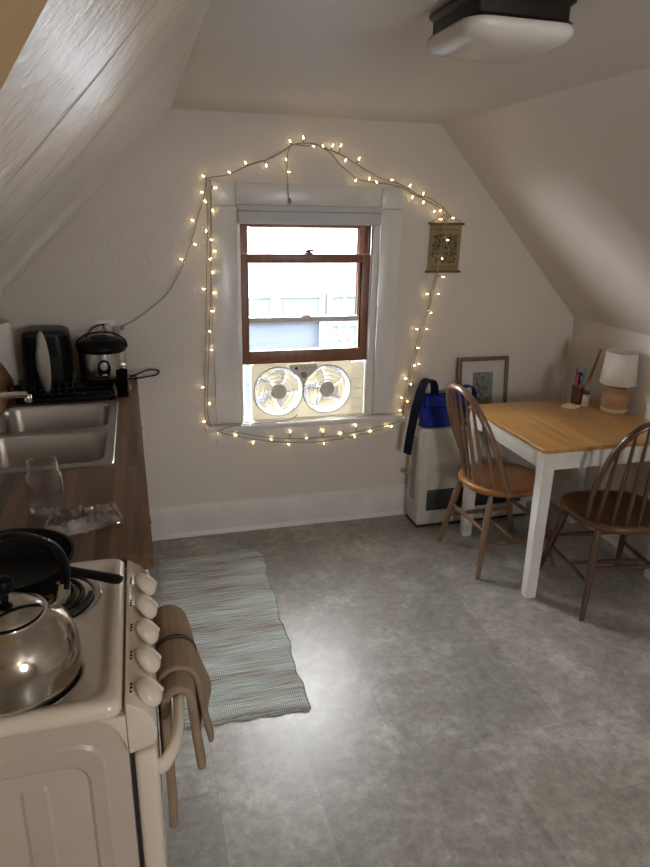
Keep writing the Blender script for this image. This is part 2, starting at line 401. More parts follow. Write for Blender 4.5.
        if smooth:
            for p in me.polygons: p.use_smooth = True
            try: me.set_sharp_from_angle(angle=radians(smooth))
            except Exception: pass
        if solid:
            md = o.modifiers.new('thickness', 'SOLIDIFY'); md.thickness = solid; md.offset = 0
        if subsurf:
            md = o.modifiers.new('subdivision', 'SUBSURF'); md.levels = subsurf; md.render_levels = subsurf
        return o

def tag(o, label, cat, group=None):
    o['label'] = label; o['category'] = cat
    if group: o['group'] = group
    return o
def thing(name, label, cat, loc=(0, 0, 0), rotz=0.0, group=None):
    o = bpy.data.objects.new(name, None); COL.objects.link(o); o.empty_display_size = 0.1
    o.location = loc; o.rotation_euler.z = rotz
    return tag(o, label, cat, group)
def struct(o):
    o['kind'] = 'structure'; return o

def smoothstep(a, b, x):
    t = max(0, min(1, (x - a) / (b - a))); return t * t * (3 - 2 * t)
def arc_pts(n, a0, a1, r, cx=0, cy=0): return [(cx + r * cos(a0 + (a1 - a0) * i / (n - 1)), cy + r * sin(a0 + (a1 - a0) * i / (n - 1))) for i in range(n)]
def rrect(x0, y0, x1, y1, r, n=6):
    p = []
    for cx, cy, a in ((x1 - r, y1 - r, 0), (x0 + r, y1 - r, pi / 2), (x0 + r, y0 + r, pi), (x1 - r, y0 + r, 1.5 * pi)): p += arc_pts(n, a, a + pi / 2, r, cx, cy)
    return p
def catmull(pts, sub=6):
    P = [Vector(p) for p in pts]; out = []
    for i in range(len(P) - 1):
        p0 = P[max(i - 1, 0)]; p1 = P[i]; p2 = P[i + 1]; p3 = P[min(i + 2, len(P) - 1)]
        for k in range(sub):
            t = k / sub
            out.append(0.5 * ((2 * p1) + (p2 - p0) * t + (2 * p0 - 5 * p1 + 4 * p2 - p3) * t * t + (3 * p1 - p0 - 3 * p2 + p3) * t ** 3))
    out.append(P[-1]); return out
XK = 2.455
BULBS =  [(0.328, 1.862), (0.451, 1.882), (0.528, 1.928), (0.631, 1.914), (0.745, 2.031), (0.808, 2.049), (0.726, 1.949), (0.742, 1.891), (0.857, 2.011), (0.386, 1.81), (0.318, 1.79), (0.336, 1.746), (0.371, 1.706), (0.27, 1.664), (0.334, 1.619), (0.282, 1.552), (0.361, 1.574), (0.374, 1.522), (0.352, 1.487), (0.21, 1.485), (0.356, 1.423), (0.309, 1.342), (0.367, 1.322), (0.908, 2.011), (0.958, 2.02), (0.998, 2.022), (1.021, 1.952), (1.092, 1.965), (1.08, 1.865), (1.148, 1.876), (1.185, 1.861), (1.27, 1.871), (1.369, 1.85), (1.384, 1.79), (1.443, 1.813), (1.446, 1.765), (1.511, 1.722), (1.55, 1.733), (1.55, 1.688), (1.621, 1.694), (1.602, 1.583), (1.575, 1.491), (1.589, 1.392), (1.502, 1.303), (1.569, 1.302), (1.536, 1.2), (1.451, 1.115), (1.516, 1.113), (1.47, 1.011), (1.451, 0.911), (1.482, 0.919), (1.405, 0.839), (1.439, 0.807), (1.386, 0.73), (1.429, 0.705), (1.378, 0.658), (1.408, 0.612), (1.314, 0.568), (1.338, 0.566), (0.352, 1.234), (0.336, 1.13), (0.343, 1.038), (0.285, 0.847), (0.32, 0.755), (0.285, 0.661), (0.351, 0.602), (0.448, 0.576), (0.544, 0.523), (0.641, 0.541), (0.748, 0.58), (0.737, 0.5), (0.836, 0.531), (0.933, 0.57), (0.94, 0.488), (1.035, 0.54), (1.123, 0.589), (1.118, 0.522), (1.216, 0.542)]
WIRES =  [[(-0.1, 1.161), (-0.022, 1.198), (0.051, 1.249), (0.116, 1.301), (0.156, 1.348), (0.197, 1.415), (0.224, 1.471), (0.251, 1.536), (0.266, 1.573), (0.283, 1.623), (0.294, 1.664), (0.31, 1.71), (0.325, 1.746), (0.337, 1.799), (0.345, 1.852)], [(0.345, 1.852), (0.344, 1.755), (0.34, 1.573), (0.328, 1.385), (0.316, 1.14), (0.302, 0.884), (0.293, 0.724), (0.301, 0.663), (0.328, 0.623)], [(0.357, 1.848), (0.365, 1.818), (0.361, 1.711), (0.357, 1.527), (0.346, 1.337), (0.334, 1.14), (0.321, 0.935), (0.31, 0.777), (0.31, 0.69), (0.323, 0.634)], [(0.345, 1.852), (0.399, 1.861), (0.451, 1.871), (0.537, 1.911), (0.58, 1.926), (0.629, 1.941), (0.672, 1.96), (0.716, 1.984), (0.745, 2.005), (0.774, 2.017), (0.818, 2.023), (0.868, 2.021), (0.918, 2.005), (0.994, 1.981), (1.099, 1.93), (1.206, 1.878), (1.249, 1.87), (1.314, 1.853), (1.382, 1.822), (1.427, 1.799), (1.478, 1.79), (1.524, 1.767), (1.572, 1.738), (1.594, 1.714)], [(0.774, 2.015), (0.818, 2.01), (0.868, 2.012), (0.918, 2.0), (0.959, 1.971), (1.001, 1.931), (1.048, 1.896), (1.09, 1.87), (1.18, 1.856), (1.277, 1.847), (1.343, 1.83), (1.399, 1.803), (1.456, 1.782), (1.52, 1.752), (1.578, 1.728), (1.585, 1.714)], [(0.745, 2.002), (0.735, 1.976), (0.73, 1.936), (0.733, 1.877), (0.735, 1.81), (0.743, 1.741)], [(1.594, 1.714), (1.584, 1.654), (1.582, 1.583), (1.569, 1.491), (1.557, 1.418), (1.546, 1.345), (1.524, 1.249), (1.501, 1.152), (1.478, 1.054), (1.455, 0.954), (1.437, 0.864), (1.424, 0.784), (1.412, 0.692), (1.405, 0.609)], [(1.585, 1.714), (1.573, 1.654), (1.567, 1.583), (1.557, 1.491), (1.547, 1.408), (1.53, 1.324), (1.513, 1.238), (1.489, 1.152), (1.466, 1.065), (1.443, 0.966), (1.425, 0.876), (1.412, 0.785), (1.406, 0.692), (1.399, 0.61)], [(1.405, 0.609), (1.37, 0.588), (1.328, 0.579), (1.239, 0.561), (1.15, 0.549), (1.062, 0.538), (0.975, 0.529), (0.889, 0.527), (0.804, 0.53), (0.72, 0.536), (0.637, 0.548), (0.555, 0.565), (0.475, 0.585), (0.396, 0.605), (0.328, 0.623)], [(1.399, 0.61), (1.34, 0.572), (1.257, 0.548), (1.163, 0.528), (1.069, 0.514), (0.976, 0.506), (0.89, 0.503), (0.804, 0.507), (0.72, 0.513), (0.626, 0.529), (0.539, 0.546), (0.453, 0.57), (0.379, 0.592), (0.323, 0.634)]]
SKY, LAMP, EXPO = 62.0, 5.0, 0.0
# ================================================================== SETTING
def slab(name, mat, pts3, thick_dir, t=0.06):
    """planar polygon given by 3D points, thickened along thick_dir (away from the room)"""
    mb = MB(); d = Vector(thick_dir).normalized() * t
    n = len(pts3); A = [Vector(p) for p in pts3]; B = [p + d for p in A]
    mb._add(A + B, [tuple(range(n)), tuple(range(2 * n - 1, n - 1, -1))] + [(i, (i + 1) % n, n + (i + 1) % n, n + i) for i in range(n)])
    return struct(mb.build(name, mat, smooth=0))
YR = -1.9
YB = D + 0.16                      # outer face of the back wall
slab('floor', M['floor'], [(-0.95, YR, 0), (2.6, YR, 0), (2.6, YB, 0), (-0.95, YB, 0)], (0, 0, -1), 0.08)
slab('ceiling', M['ceil'], [(-0.95, YR, CEIL), (1.75, YR, CEIL), (1.75, YB, CEIL), (-0.95, YB, CEIL)], (0, 0, 1), 0.08)
# window hole in the back wall
WX0, WX1, WZ0, WZ1 = 0.487, 1.222, 0.612, 1.738
mb = MB()
def wall_with_hole(mb, x0, x1, z0, z1, hx0, hx1, hz0, hz1, y0, y1):
    for a, b, c, d_ in ((x0, hx0, z0, z1), (hx1, x1, z0, z1), (hx0, hx1, z0, hz0), (hx0, hx1, hz1, z1)):
        mb.box((a, y0, c), (b, y1, d_))
wall_with_hole(mb, -0.95, 2.6, -0.02, CEIL + 0.03, WX0, WX1, WZ0, WZ1, D, YB)
struct(mb.build('wall_back', M['wall'], smooth=0))
mb = MB()
wall_with_hole(mb, -0.95, 2.6, -0.02, CEIL + 0.03, 1.05, 1.45, 1.25, 1.70, YR - 0.12, YR)  # unseen window opening, added to let fill daylight in from behind
struct(mb.build('wall_rear', M['wall'], smooth=0))
SL = (CEIL - 1.3034) / (XCL + 0.6149)              # left slope gradient
zl = CEIL - SL * (XCL - XL)
nl = Vector((-SL, 0, 1)).normalized()
A = Vector((XCL, 0.381, CEIL)); B = Vector((XL, 1.447, zl))
# left slope: a bulge added beside the stove to catch the window glare
mb = MB(); Cc = Vector((-0.15, 1.27, CEIL - SL * (XCL + 0.15)))
def slope_pt(u, v, off):
    e = A.lerp(B, u); f = Vector((e.x, YB, e.z)); p = e.lerp(f, v ** 1.6)
    g = 0.037 * math.exp(-((p - Cc).length / 0.36) ** 2) * smoothstep(0, .10, u)
    return p - nl * g + nl * off
mb.grid(lambda u, v: slope_pt(u, v, 0), 48, 60); mb.grid(lambda u, v: slope_pt(u, v, .05), 2, 2)
struct(mb.build('wall_slope_left', M['slope'], smooth=60))
SR = (CEIL - ZK) / (XK - XCR); nr = Vector((SR, 0, 1)).normalized()
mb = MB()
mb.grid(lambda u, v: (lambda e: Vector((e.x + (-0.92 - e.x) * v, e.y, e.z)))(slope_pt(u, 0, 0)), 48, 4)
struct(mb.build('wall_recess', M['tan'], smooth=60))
slab('wall_slope_right', M['slope_right'], [(XCR, YR, CEIL), (XK, YR, ZK), (XK, YB, ZK), (XCR, YB, CEIL)], nr, 0.05)
slab('wall_left', M['wall'], [(XL, 1.447, 0), (XL, YB, 0), (XL, YB, zl), (XL, 1.447, zl)], (-1, 0, 0), 0.05)
slab('wall_right', M['wall'], [(XK, YR, 0), (XK, YB, 0), (XK, YB, ZK), (XK, YR, ZK)], (1, 0, 0), 0.05)
# recess beside the stove: the slope stops at a rounded corner and a cheek tinted for warm shade turns away
slab('wall_recess_side', M['wall'], [(-0.86, YR, 0), (-0.86, 1.47, 0), (-0.86, 1.47, CEIL), (-0.86, YR, CEIL)], (-1, 0, 0), 0.05)
slab('wall_recess_end', M['wall'], [(-0.86, 1.449, 0), (XL, 1.449, 0), (XL, 1.449, zl), (-0.86, 1.449, zl)], (0, 1, 0), 0.02)

# baseboards (board + quarter round + cap line)
def baseboard(name, p0, p1, inward):
    mb = MB(); p0 = Vector(p0); p1 = Vector(p1); n = Vector(inward)
    prof = [(0.0005, 0), (0.026, 0), (0.026, 0.010), (0.020, 0.022), (0.015, 0.026), (0.015, 0.160), (0.012, 0.172), (0.006, 0.178), (0.0005, 0.184)]
    k = len(prof); V = [p + n * a + Vector((0, 0, b + 0.0005)) for p in (p0, p1) for a, b in prof]
    mb._add(V, [tuple(range(k)), tuple(range(2 * k - 1, k - 1, -1))] + [(i, (i + 1) % k, k + (i + 1) % k, k + i) for i in range(k)])
    return struct(mb.build(name, M['trim'], smooth=30))
baseboard('baseboard_back', (-0.02, D, 0), (XK - 0.027, D, 0), (0, -1, 0))
baseboard('baseboard_right', (XK, YR, 0), (XK, D - 0.027, 0), (-1, 0, 0))
# the pale corner bead where the knee wall meets the back wall
struct(MB().box((XK - 0.012, D - 0.012, 0.186), (XK - 0.001, D - 0.001, ZK - 0.012), 0.003).build('trim_3', M['trim']))

# window casing: two legs, head with corner blocks, apron, stool
y1, y0 = D - 0.0005, D - 0.018
mb = MB()
mb.box((0.355, y0, 0.640), (0.484, y1, 1.730), 0.003)
mb.box((1.226, y0, 0.640), (1.340, y1, 1.730), 0.003)
struct(mb.build('trim_1', M['trim']))
mb = MB()
mb.box((0.355, y0, 1.733), (0.480, y1, 1.842), 0.002)
mb.box((0.482, y0, 1.741), (1.225, y1, 1.836), 0.002)
mb.box((1.227, y0, 1.733), (1.340, y1, 1.832), 0.002)
struct(mb.build('trim_2', M['trim']))
mb = MB(); mb.box((0.355, y0, 0.520), (1.372, y1, 0.604), 0.003)
struct(mb.build('trim_4', M['trim']))

# ---- window_1
win = bpy.data.objects.new('window_1', None); COL.objects.link(win); win.location = (0.855, D, 0.612); struct(win)
mb = MB(); mb.box((0.292, D - 0.062, 0.606), (1.400, D - 0.0005, 0.634), 0.008, 3); mb.box((WX0 + .001, D, 0.613), (WX1 - .001, D + 0.155, 0.634), 0.002)
mb.build('window_sill', M['trim'], win)
mb = MB()
JY = D + 0.155
for a, b in ((WX0 + 0.0005, 0.498), (1.193, WX1 - 0.0005)):
    mb.box((a, D, 0.634), (b, JY, WZ1 - 0.001), 0.001)
mb.box((0.498, D, 1.70), (1.193, JY, WZ1 - 0.001), 0.001)
for x0, x1 in ((0.498, 0.5035), (1.1875, 1.193)):     # parting and blind stops
    mb.box((x0, D + 0.012, 0.634), (x1, D + 0.022, 1.70)); mb.box((x0, D + 0.064, 0.634), (x1, D + 0.070, 1.70)); mb.box((x0, D + 0.112, 0.634), (x1, D + 0.125, 1.70))
mb.build('jamb', M['trim'], win)
def sash(name, x0, x1, z0, z1, y0, y1, st, top, bot):
    mb = MB()
    mb.box((x0, y0, z0), (x0 + st, y1, z1), 0.002); mb.box((x1 - st, y0, z0), (x1, y1, z1), 0.002)
    mb.box((x0 + st, y0, z1 - top), (x1 - st, y1, z1), 0.002); mb.box((x0 + st, y0, z0), (x1 - st, y1, z0 + bot), 0.002)
    o = mb.build(name, M['sash'], win)
    pm = MB(); ym = (y0 + y1) / 2; pm.box((x0 + st - .004, ym - .0015, z0 + bot - .004), (x1 - st + .004, ym + .0015, z1 - top + .004))
    pm.build('pane', M['glass'], o, smooth=0)
    return o
lower = sash('lower_sash', 0.500, 1.191, 0.942, 1.506, D + 0.024, D + 0.062, 0.043, 0.044, 0.070)
upper = sash('upper_sash', 0.505, 1.186, 1.152, 1.668, D + 0.071, D + 0.109, 0.045, 0.034, 0.004)
mb = MB(); mb.box((0.5045, D + 0.0695, 1.150), (1.1865, D + 0.1105, 1.180), 0.003); mr_ = mb.build('meeting_rail', M['white_plastic'], upper)  # sash rail coloured white to stand in for the window's glow
mb = MB(); mb.lathe([(0.0, 0), (0.032, 0), (0.028, 0.010), (0.0, 0.014)], (0.86, D + 0.090, 1.1805), 16); mb.build('lock_keeper', M['adapter'], mr_)
mb = MB(); mb.lathe([(0.0, 0.0), (0.022, 0.0), (0.022, 0.006), (0.012, 0.012), (0.0, 0.012)], (0.86, D + 0.043, 1.5065), 16)
mb.tube([(0.845, D + 0.043, 1.518), (0.86, D + 0.036, 1.524), (0.885, D + 0.030, 1.524)], [0.006, 0.006, 0.004], 8)
mb.box((0.80, D + .072, 1.1405), (0.80, D + .072, 1.1405)) if False else None
mb.build('sash_lock', M['shiny_cap'], lower)
# white storm window outside, with its meeting rail
mb = MB()
mb.box((0.4985, D + 0.127, 0.634), (0.535, D + 0.150, 1.70), 0.002); mb.box((1.165, D + 0.127, 0.634), (1.1925, D + 0.150, 1.70), 0.002)
mb.box((0.535, D + 0.127, 1.675), (1.165, D + 0.150, 1.70), 0.002); mb.box((0.535, D + 0.127, 0.634), (1.165, D + 0.150, 0.66), 0.002)
st = mb.build('storm_frame', M['white_plastic'], win)

# ---- roller blind, rolled up at the head of the window
bl = thing('window_blind', 'white cloth blind folded up at the top of the window', 'blind', (0.854, D - 0.045, 1.65))
MB().box((0.488, D - 0.052, 1.712), (1.221, D - 0.0195, 1.7395), 0.004).build('head_rail', M['blind'], bl)
mb = MB()
mb.box((0.490, D - 0.049, 1.650), (1.216, D - 0.0215, 1.711), 0.008, 3)
mb.build('folded_cloth', M['blind'], bl)

# ---- the neighbouring house outside
HY = D + 4.0
# unseen ground and outside of this house, added to cut skylight on the neighbour
slab('ground', plain('outside_ground', (0.20, 0.20, 0.19), 0.9), [(-14, YB + .02, -3.0), (16, YB + .02, -3.0), (16, 22, -3.0), (-14, 22, -3.0)], (0, 0, -1), 0.1)
mb = MB(); mb.box((-4.0, D + .02, -3.0), (2.75, YB, -.082)); mb.box((2.75, D + .02, -3.0), (6.5, YB, 2.3)); mb.box((-4.0, D + .02, -.08), (-.952, YB, 2.3)); mb.prism([(-4.0, 2.302), (6.5, 2.302), (1.2, 5.2)], D + .02, YB, 'Y')
struct(mb.build('wall_outside', M['siding_white'], smooth=0))
hs = thing('neighbour_house', 'pale sided house seen outside through the window panes', 'house', (1.6, HY, -3.0))
mb = MB(); mb.box((-4, HY, -3.0), (7, HY + 3, 0.52)); mb.build('lower_wall', M['siding'], hs, smooth=0)
mb = MB(); mb.box((-4, HY - 0.02, 0.52), (7, HY + 3, 2.4)); mb.build('upper_wall', M['siding_white'], hs, smooth=0)
mb = MB(); mb.box((-4.2, HY - 0.5, 2.4), (7.2, HY + 3.2, 2.52)); mb.prism([(HY - 0.5, 2.52), (HY + 3.2, 2.52), (HY + 1.4, 3.9)], -4.2, 7.2, 'X'); mb.build('roof', M['out_white'], hs, smooth=0)
def out_window(x0, x1, z0, z1, nx, nz):
    mb = MB(); t = 0.055; y = HY - 0.06
    mb.box((x0 - t, y, z0 - t), (x0, HY - .001, z1 + t)); mb.box((x1, y, z0 - t), (x1 + t, HY - .001, z1 + t)); mb.box((x0, y, z0 - t), (x1, HY - .001, z0)); mb.box((x0, y, z1), (x1, HY - .001, z1 + t))
    for i in range(1, nx): x = x0 + (x1 - x0) * i / nx; mb.box((x - .014, y + .012, z0), (x + .014, HY - .001, z1))
    for i in range(1, nz): z = z0 + (z1 - z0) * i / nz; mb.box((x0, y + .012, z - .014), (x1, HY - .001, z + .014))
    f = mb.build('window', M['out_white'], hs, smooth=0)
    MB().box((x0, HY - 0.04, z0), (x1, HY - 0.025, z1)).build('pane', M['out_glass'], f, smooth=0)
out_window(0.75, 1.42, 0.60, 0.80, 1, 1); out_window(1.52, 1.98, 0.60, 0.80, 1, 1); out_window(2.12, 2.42, 0.60, 0.80, 2, 1); out_window(2.12, 2.42, 0.12, 0.47, 3, 2)
MB().box((1.99, HY - 0.05, -3.0), (2.055, HY - .001, 0.52)).build('corner_board', M['out_white'], hs, smooth=0)

# ================================================================== CEILING LIGHT
cl = thing('ceiling_light', 'square frosted ceiling light with dark bronze rim, switched off', 'ceiling light', (0.795, 1.495, CEIL))
mb = MB()
def sqring(mb, cx, cy, specs, rad):
    loops = []
    for h, z in specs:
        loops.append([mb.bm.verts.new((x, y, z)) for x, y in rrect(cx - h, cy - h, cx + h, cy + h, rad, 6)])
    for a, b in zip(loops, loops[1:]):
        for k in range(len(a)): mb.bm.faces.new([a[k], a[(k + 1) % len(a)], b[(k + 1) % len(b)], b[k]])
    return loops
L = sqring(mb, 0.795, 1.495, [(0.112, CEIL - .001), (0.118, CEIL - .006), (0.118, CEIL - .012), (0.110, CEIL - .020), (0.110, CEIL - .044), (0.116, CEIL - .050)], 0.014)
mb.bm.faces.new(L[0]); mb.bm.faces.new(L[-1])
mb.build('rim', M['bronze'], cl)
mb = MB()
L = sqring(mb, 0.795, 1.495, [(0.112, CEIL - .0505), (0.124, CEIL - .054), (0.127, CEIL - .062), (0.1255, CEIL - .072), (0.116, CEIL - .083), (0.088, CEIL - .094), (0.045, CEIL - .0995)], 0.045)
mb.bm.faces.new(L[0]); mb.bm.faces.new(L[-1])
mb.build('diffuser', M['diffuser'], cl, smooth=60)

# ================================================================== STRING LIGHTS
sl = thing('string_lights', 'warm white fairy lights strung on grey wire around the window', 'string lights', (0.855, D - 0.03, 1.2))
YS = D - 0.030
mb = MB()
for w in WIRES:
    P = catmull([(x, YS + 0.003 * sin(9 * i), z) for i, (x, z) in enumerate(w)], 5)
    mb.tube(P, 0.0023, 6)
# small tape tassel at the end of the hanging strand
mb.tube([(0.743, YS, 1.775), (0.745, YS + .002, 1.758), (0.752, YS + .004, 1.756)], [0.004, 0.008, 0.007], 6)
# leads into the plug
mb.tube(catmull([(-0.10, YS, 1.161), (-0.115, YS + .004, 1.15), (-0.128, YS + .006, 1.14)], 4), 0.0028, 6)
mb.build('wire', M['wire'], sl)
rb = random.Random(3)
flatw = [p for w in WIRES for p in zip(w, w[1:])]
def near_wire(x, z):
    best = None
    for (a, b) in flatw:
        ax, az = a; bx, bz = b; dx, dz = bx - ax, bz - az; L2 = dx * dx + dz * dz
        t = 0 if L2 == 0 else max(0, min(1, ((x - ax) * dx + (z - az) * dz) / L2))
        q = (ax + t * dx, az + t * dz); d = math.hypot(x - q[0], z - q[1])
        if best is None or d < best[0]: best = (d, q)
    return best
for (x, z) in BULBS:
    d, q = near_wire(x, z)
    tip = Vector((x, YS - rb.uniform(-0.004, 0.008), z)); base = Vector((q[0], YS, q[1]))
    dr = tip - base
    if dr.length < 0.014: dr = Vector((rb.uniform(-1, 1), -0.2, rb.uniform(-1, 1))).normalized() * 0.016; base = tip - dr
    dr.normalize(); sock_end = tip - dr * 0.009
    m_ = MB(); m_.tube([tip - dr * 0.010, tip - dr * 0.006, tip + dr * .001, tip + dr * 0.004], [0.0020, 0.0025, 0.0019, 0.0008], 6)
    bo = m_.build('bulb', M['bulb'], sl)
    if (sock_end - base).length > 0.004:
        m_ = MB(); m_.tube([base, base.lerp(sock_end, .45), tip - dr * .0095], [0.0022, 0.0032, 0.0036], 6); m_.build('socket', M['wire'], bo)
tag(MB().box((-0.128, D - 0.038, 1.128), (-0.098, D - 0.013, 1.168), 0.004).box((-0.094, D - 0.034, 1.150), (-0.076, D - .016, 1.166), 0.003).build('plug_adapter', M['adapter']), 'grey plug adapter of the fairy lights beside the wall outlet', 'adapter')

# ================================================================== WINDOW FAN
fn = thing('window_fan', 'ivory twin window fan wedged under the raised brown sash', 'fan', (0.83, D + 0.06, 0.636))
FY0, FY1 = D + 0.028, D + 0.098
FX0, FX1, FZ0, FZ1 = 0.553, 1.112, 0.636, 0.936
C1, C2, FR = (0.697, 0.787), (0.968, 0.787), 0.131
mb = MB()
def plate_with_holes(mb, x0, x1, z0, z1, circles, y, n=48):
    bm = mb.bm; es = []
    def loop(pts):
        v = [bm.verts.new((a, y, b)) for a, b in pts]
        for i in range(len(v)): es.append(bm.edges.new((v[i], v[(i + 1) % len(v)])))
        return v
    Ls = [loop(rrect(x0, z0, x1, z1, 0.02))]
    for cx, cz, r in circles: Ls.append(loop([(cx + r * cos(2 * pi * k / n), cz + r * sin(2 * pi * k / n)) for k in range(n)]))
    bmesh.ops.triangle_fill(bm, use_beauty=True, edges=es)
    return Ls
A_ = plate_with_holes(mb, FX0, FX1, FZ0, FZ1, [(*C1, FR), (*C2, FR)], FY0)
B_ = plate_with_holes(mb, FX0, FX1, FZ0, FZ1, [(*C1, FR), (*C2, FR)], FY1)
for a, b in zip(A_, B_):
    for k in range(len(a)): mb.bm.faces.new([a[k], a[(k + 1) % len(a)], b[(k + 1) % len(a)], b[k]])
mb.build('housing', M['fan'], fn)
for x0, x1 in ((1.1135, 1.1865),):
    mb = MB(); mb.box((x0, FY0 + .02, FZ0), (x1, FY0 + .034, FZ1 - .006), 0.002)
    for k in range(5): mb.box((x0 + .004, FY0 + .016, FZ0 + .03 + .055 * k), (x1 - .004, FY0 + .0205, FZ0 + .034 + .055 * k))
    mb.build('side_panel', M['fan'], fn)
for c in (C1, C2):
    mb = MB(); cx, cz = c
    for r, t in ((FR + 0.004, 0.005), (0.105, 0.0022), (0.080, 0.0022), (0.058, 0.0022)):
        yy = FY0 - 0.004 - 0.012 * (1 - (r / FR) ** 2)
        mb.tube([(cx + r * cos(2 * pi * k / 40), yy, cz + r * sin(2 * pi * k / 40)) for k in range(40)], t, 6, closed=True)
    for k in range(44):
        a = 2 * pi * k / 44; P = []
        for j in range(6):
            r = 0.042 + (FR - 0.042) * j / 5; aa = a + 0.55 * j / 5
            P.append((cx + r * cos(aa), FY0 - 0.004 - 0.012 * (1 - (r / FR) ** 2), cz + r * sin(aa)))
        mb.tube(P, 0.0017, 4)
    g = mb.build('grille', M['white_plastic'], fn)
    mb = MB(); mb.lathe([(0, -0.006), (0.036, -0.006), (0.043, 0.0), (0.043, 0.006), (0, 0.006)], (cx, FY0 - 0.012, cz), 32, 'Y'); mb.build('hub', M['fan_grey'], g)
    mb = MB(); yb = (FY0 + FY1) / 2
    mb.lathe([(0, -0.016), (0.032, -0.014), (0.036, 0.014), (0, 0.016)], (cx, yb, cz), 24, 'Y')
    for k in range(5):
        a = 2 * pi * k / 5 + (0.3 if c is C1 else 0.9)
        def blade(u, v, a=a):
            r = 0.03 + 0.086 * u; aa = a + (v - .5) * (0.95 + .25 * u) + 0.25 * u
            return (cx + r * cos(aa), yb + (v - .5) * 0.026, cz + r * sin(aa))
        mb.grid(blade, 7, 6)
    mb.build('blades', M['fan'], fn, solid=0.002)
    mb = MB()
    for k in range(3):       # motor struts behind the blades
        a = 2 * pi * k / 3 + 0.5; mb.tube([(cx + .03 * cos(a), FY1 - .006, cz + .03 * sin(a)), (cx + (FR - .0005) * cos(a), FY1 - .006, cz + (FR - .0005) * sin(a))], 0.003, 6)
    mb.lathe([(0, -.01), (0.04, -.01), (0.04, .006), (0, .006)], (cx, FY1 - .006, cz), 24, 'Y')
    mb.build('motor_mount', M['fan_grey'], fn)
mb = MB(); mcx = 0.8325
mb.prism([(mcx - .075, 0.932), (mcx - .078, 0.912), (mcx - .055, 0.886), (mcx - .026, 0.862), (mcx - .012, 0.835), (mcx - .006, 0.80), (mcx + .006, 0.80), (mcx + .012, 0.835), (mcx + .026, 0.862), (mcx + .055, 0.886), (mcx + .078, 0.912), (mcx + .075, 0.932)], FY0 - 0.016, FY0 - 0.0005, 'Y', 0.003)
cp = mb.build('control_panel', M['fan_grey'], fn)
mb = MB(); mb.lathe([(0, -0.012), (0.014, -0.012), (0.017, 0.0), (0.017, 0.002), (0, .002)], (mcx, FY0 - .018, 0.876), 24, 'Y'); mb.box((mcx - .002, FY0 - .0335, .866), (mcx + .002, FY0 - .0295, .889)); mb.build('dial', M['adapter'], cp)
mb = MB()
mb.lathe([(0, -.001), (.008, -.001), (.008, .001), (0, .001)], (mcx - .042, FY0 - .0172, 0.914), 12, 'Y')
mb.build('indicator', M['dark_gap'], cp)
mb = MB()
for k in range(6): mb.box((mcx - .012 + .014 * k, FY0 - .0172, 0.911 + .004 * (k % 2)), (mcx - .005 + .014 * k, FY0 - .0162, 0.916 + .004 * (k % 2)))
mb.build('button_marks', M['adapter'], cp)
mb = MB(); mb.tube(catmull([(0.80, FY0 - .010, 0.652), (0.74, D - .03, 0.641), (0.62, D - 0.045, 0.6385), (0.48, D - 0.056, 0.6385), (0.40, D - 0.066, 0.632), (0.345, D - 0.069, 0.612)], 8), 0.003, 8)
mb.build('power_cord', M['wire'], fn)

# ================================================================== WALL SCROLL
sc = thing('wall_scroll', 'small brown botanical print scroll with dowels hanging right of the window', 'wall hanging', (1.6, D - .01, 1.42))
tilt = 0.011
def scx(x, z): return x - (1.665 - z) * 0.012
mb = MB(); mb.grid(lambda u, v: (scx(1.507 + 0.182 * u, 1.420 + .240 * v), D - 0.006, 1.420 + 0.240 * v), 2, 2); sh = mb.build('paper', M['scroll'], sc, smooth=0, solid=0.001)
for z in (1.664, 1.418):
    mb = MB(); x0, x1 = scx(1.495, z), scx(1.700, z); mb.tube([(x0, D - 0.0085, z), (x1, D - 0.0085, z)], 0.006, 10); mb.build('dowel', M['dowel'], sc)
mb = MB(); mb.tube([(1.510, D - .008, 1.669), (1.598, D - .005, 1.716), (1.690, D - .008, 1.669)], 0.0012, 5); mb.build('hanging_string', M['dowel'], sc)
rs = random.Random(11)
def leaf_poly(mb, cx, cz, ln, wd, a, y):
    pts = []
    for k in range(10):
        t = 2 * pi * k / 10; px = ln * cos(t); pz = wd * sin(t) * (1 - 0.35 * cos(t))
        pts.append((scx(cx + px * cos(a) - pz * sin(a), cz), y, cz + px * sin(a) + pz * cos(a)))
    mb._add(pts, [tuple(range(10))])
inks = [MB(), MB(), MB()]
for k in range(190):
    x = rs.uniform(1.528, 1.668); z = rs.uniform(1.468, 1.612); ln = rs.uniform(.005, .014)
    leaf_poly(inks[rs.choice([0, 0, 1, 1, 2])], x, z, ln, ln * rs.uniform(.25, .5), rs.uniform(0, pi), D - 0.0069 - 0.00003 * (k % 12))
for zz, hh in ((1.636, .010), (1.444, .008), (1.433, .004)):      # faint caption strips
    for k in range(16): inks[2].box((1.530 + .0085 * k, D - .0070, zz - hh / 2), (1.536 + .0085 * k, D - .0068, zz + hh / 2 * rs.uniform(.3, 1)))
for i_, (mb, mm) in enumerate(zip(inks, ('ink', 'ink_green', 'ink_rust'))): mb.build('print_pattern', M[mm], sh, smooth=0)
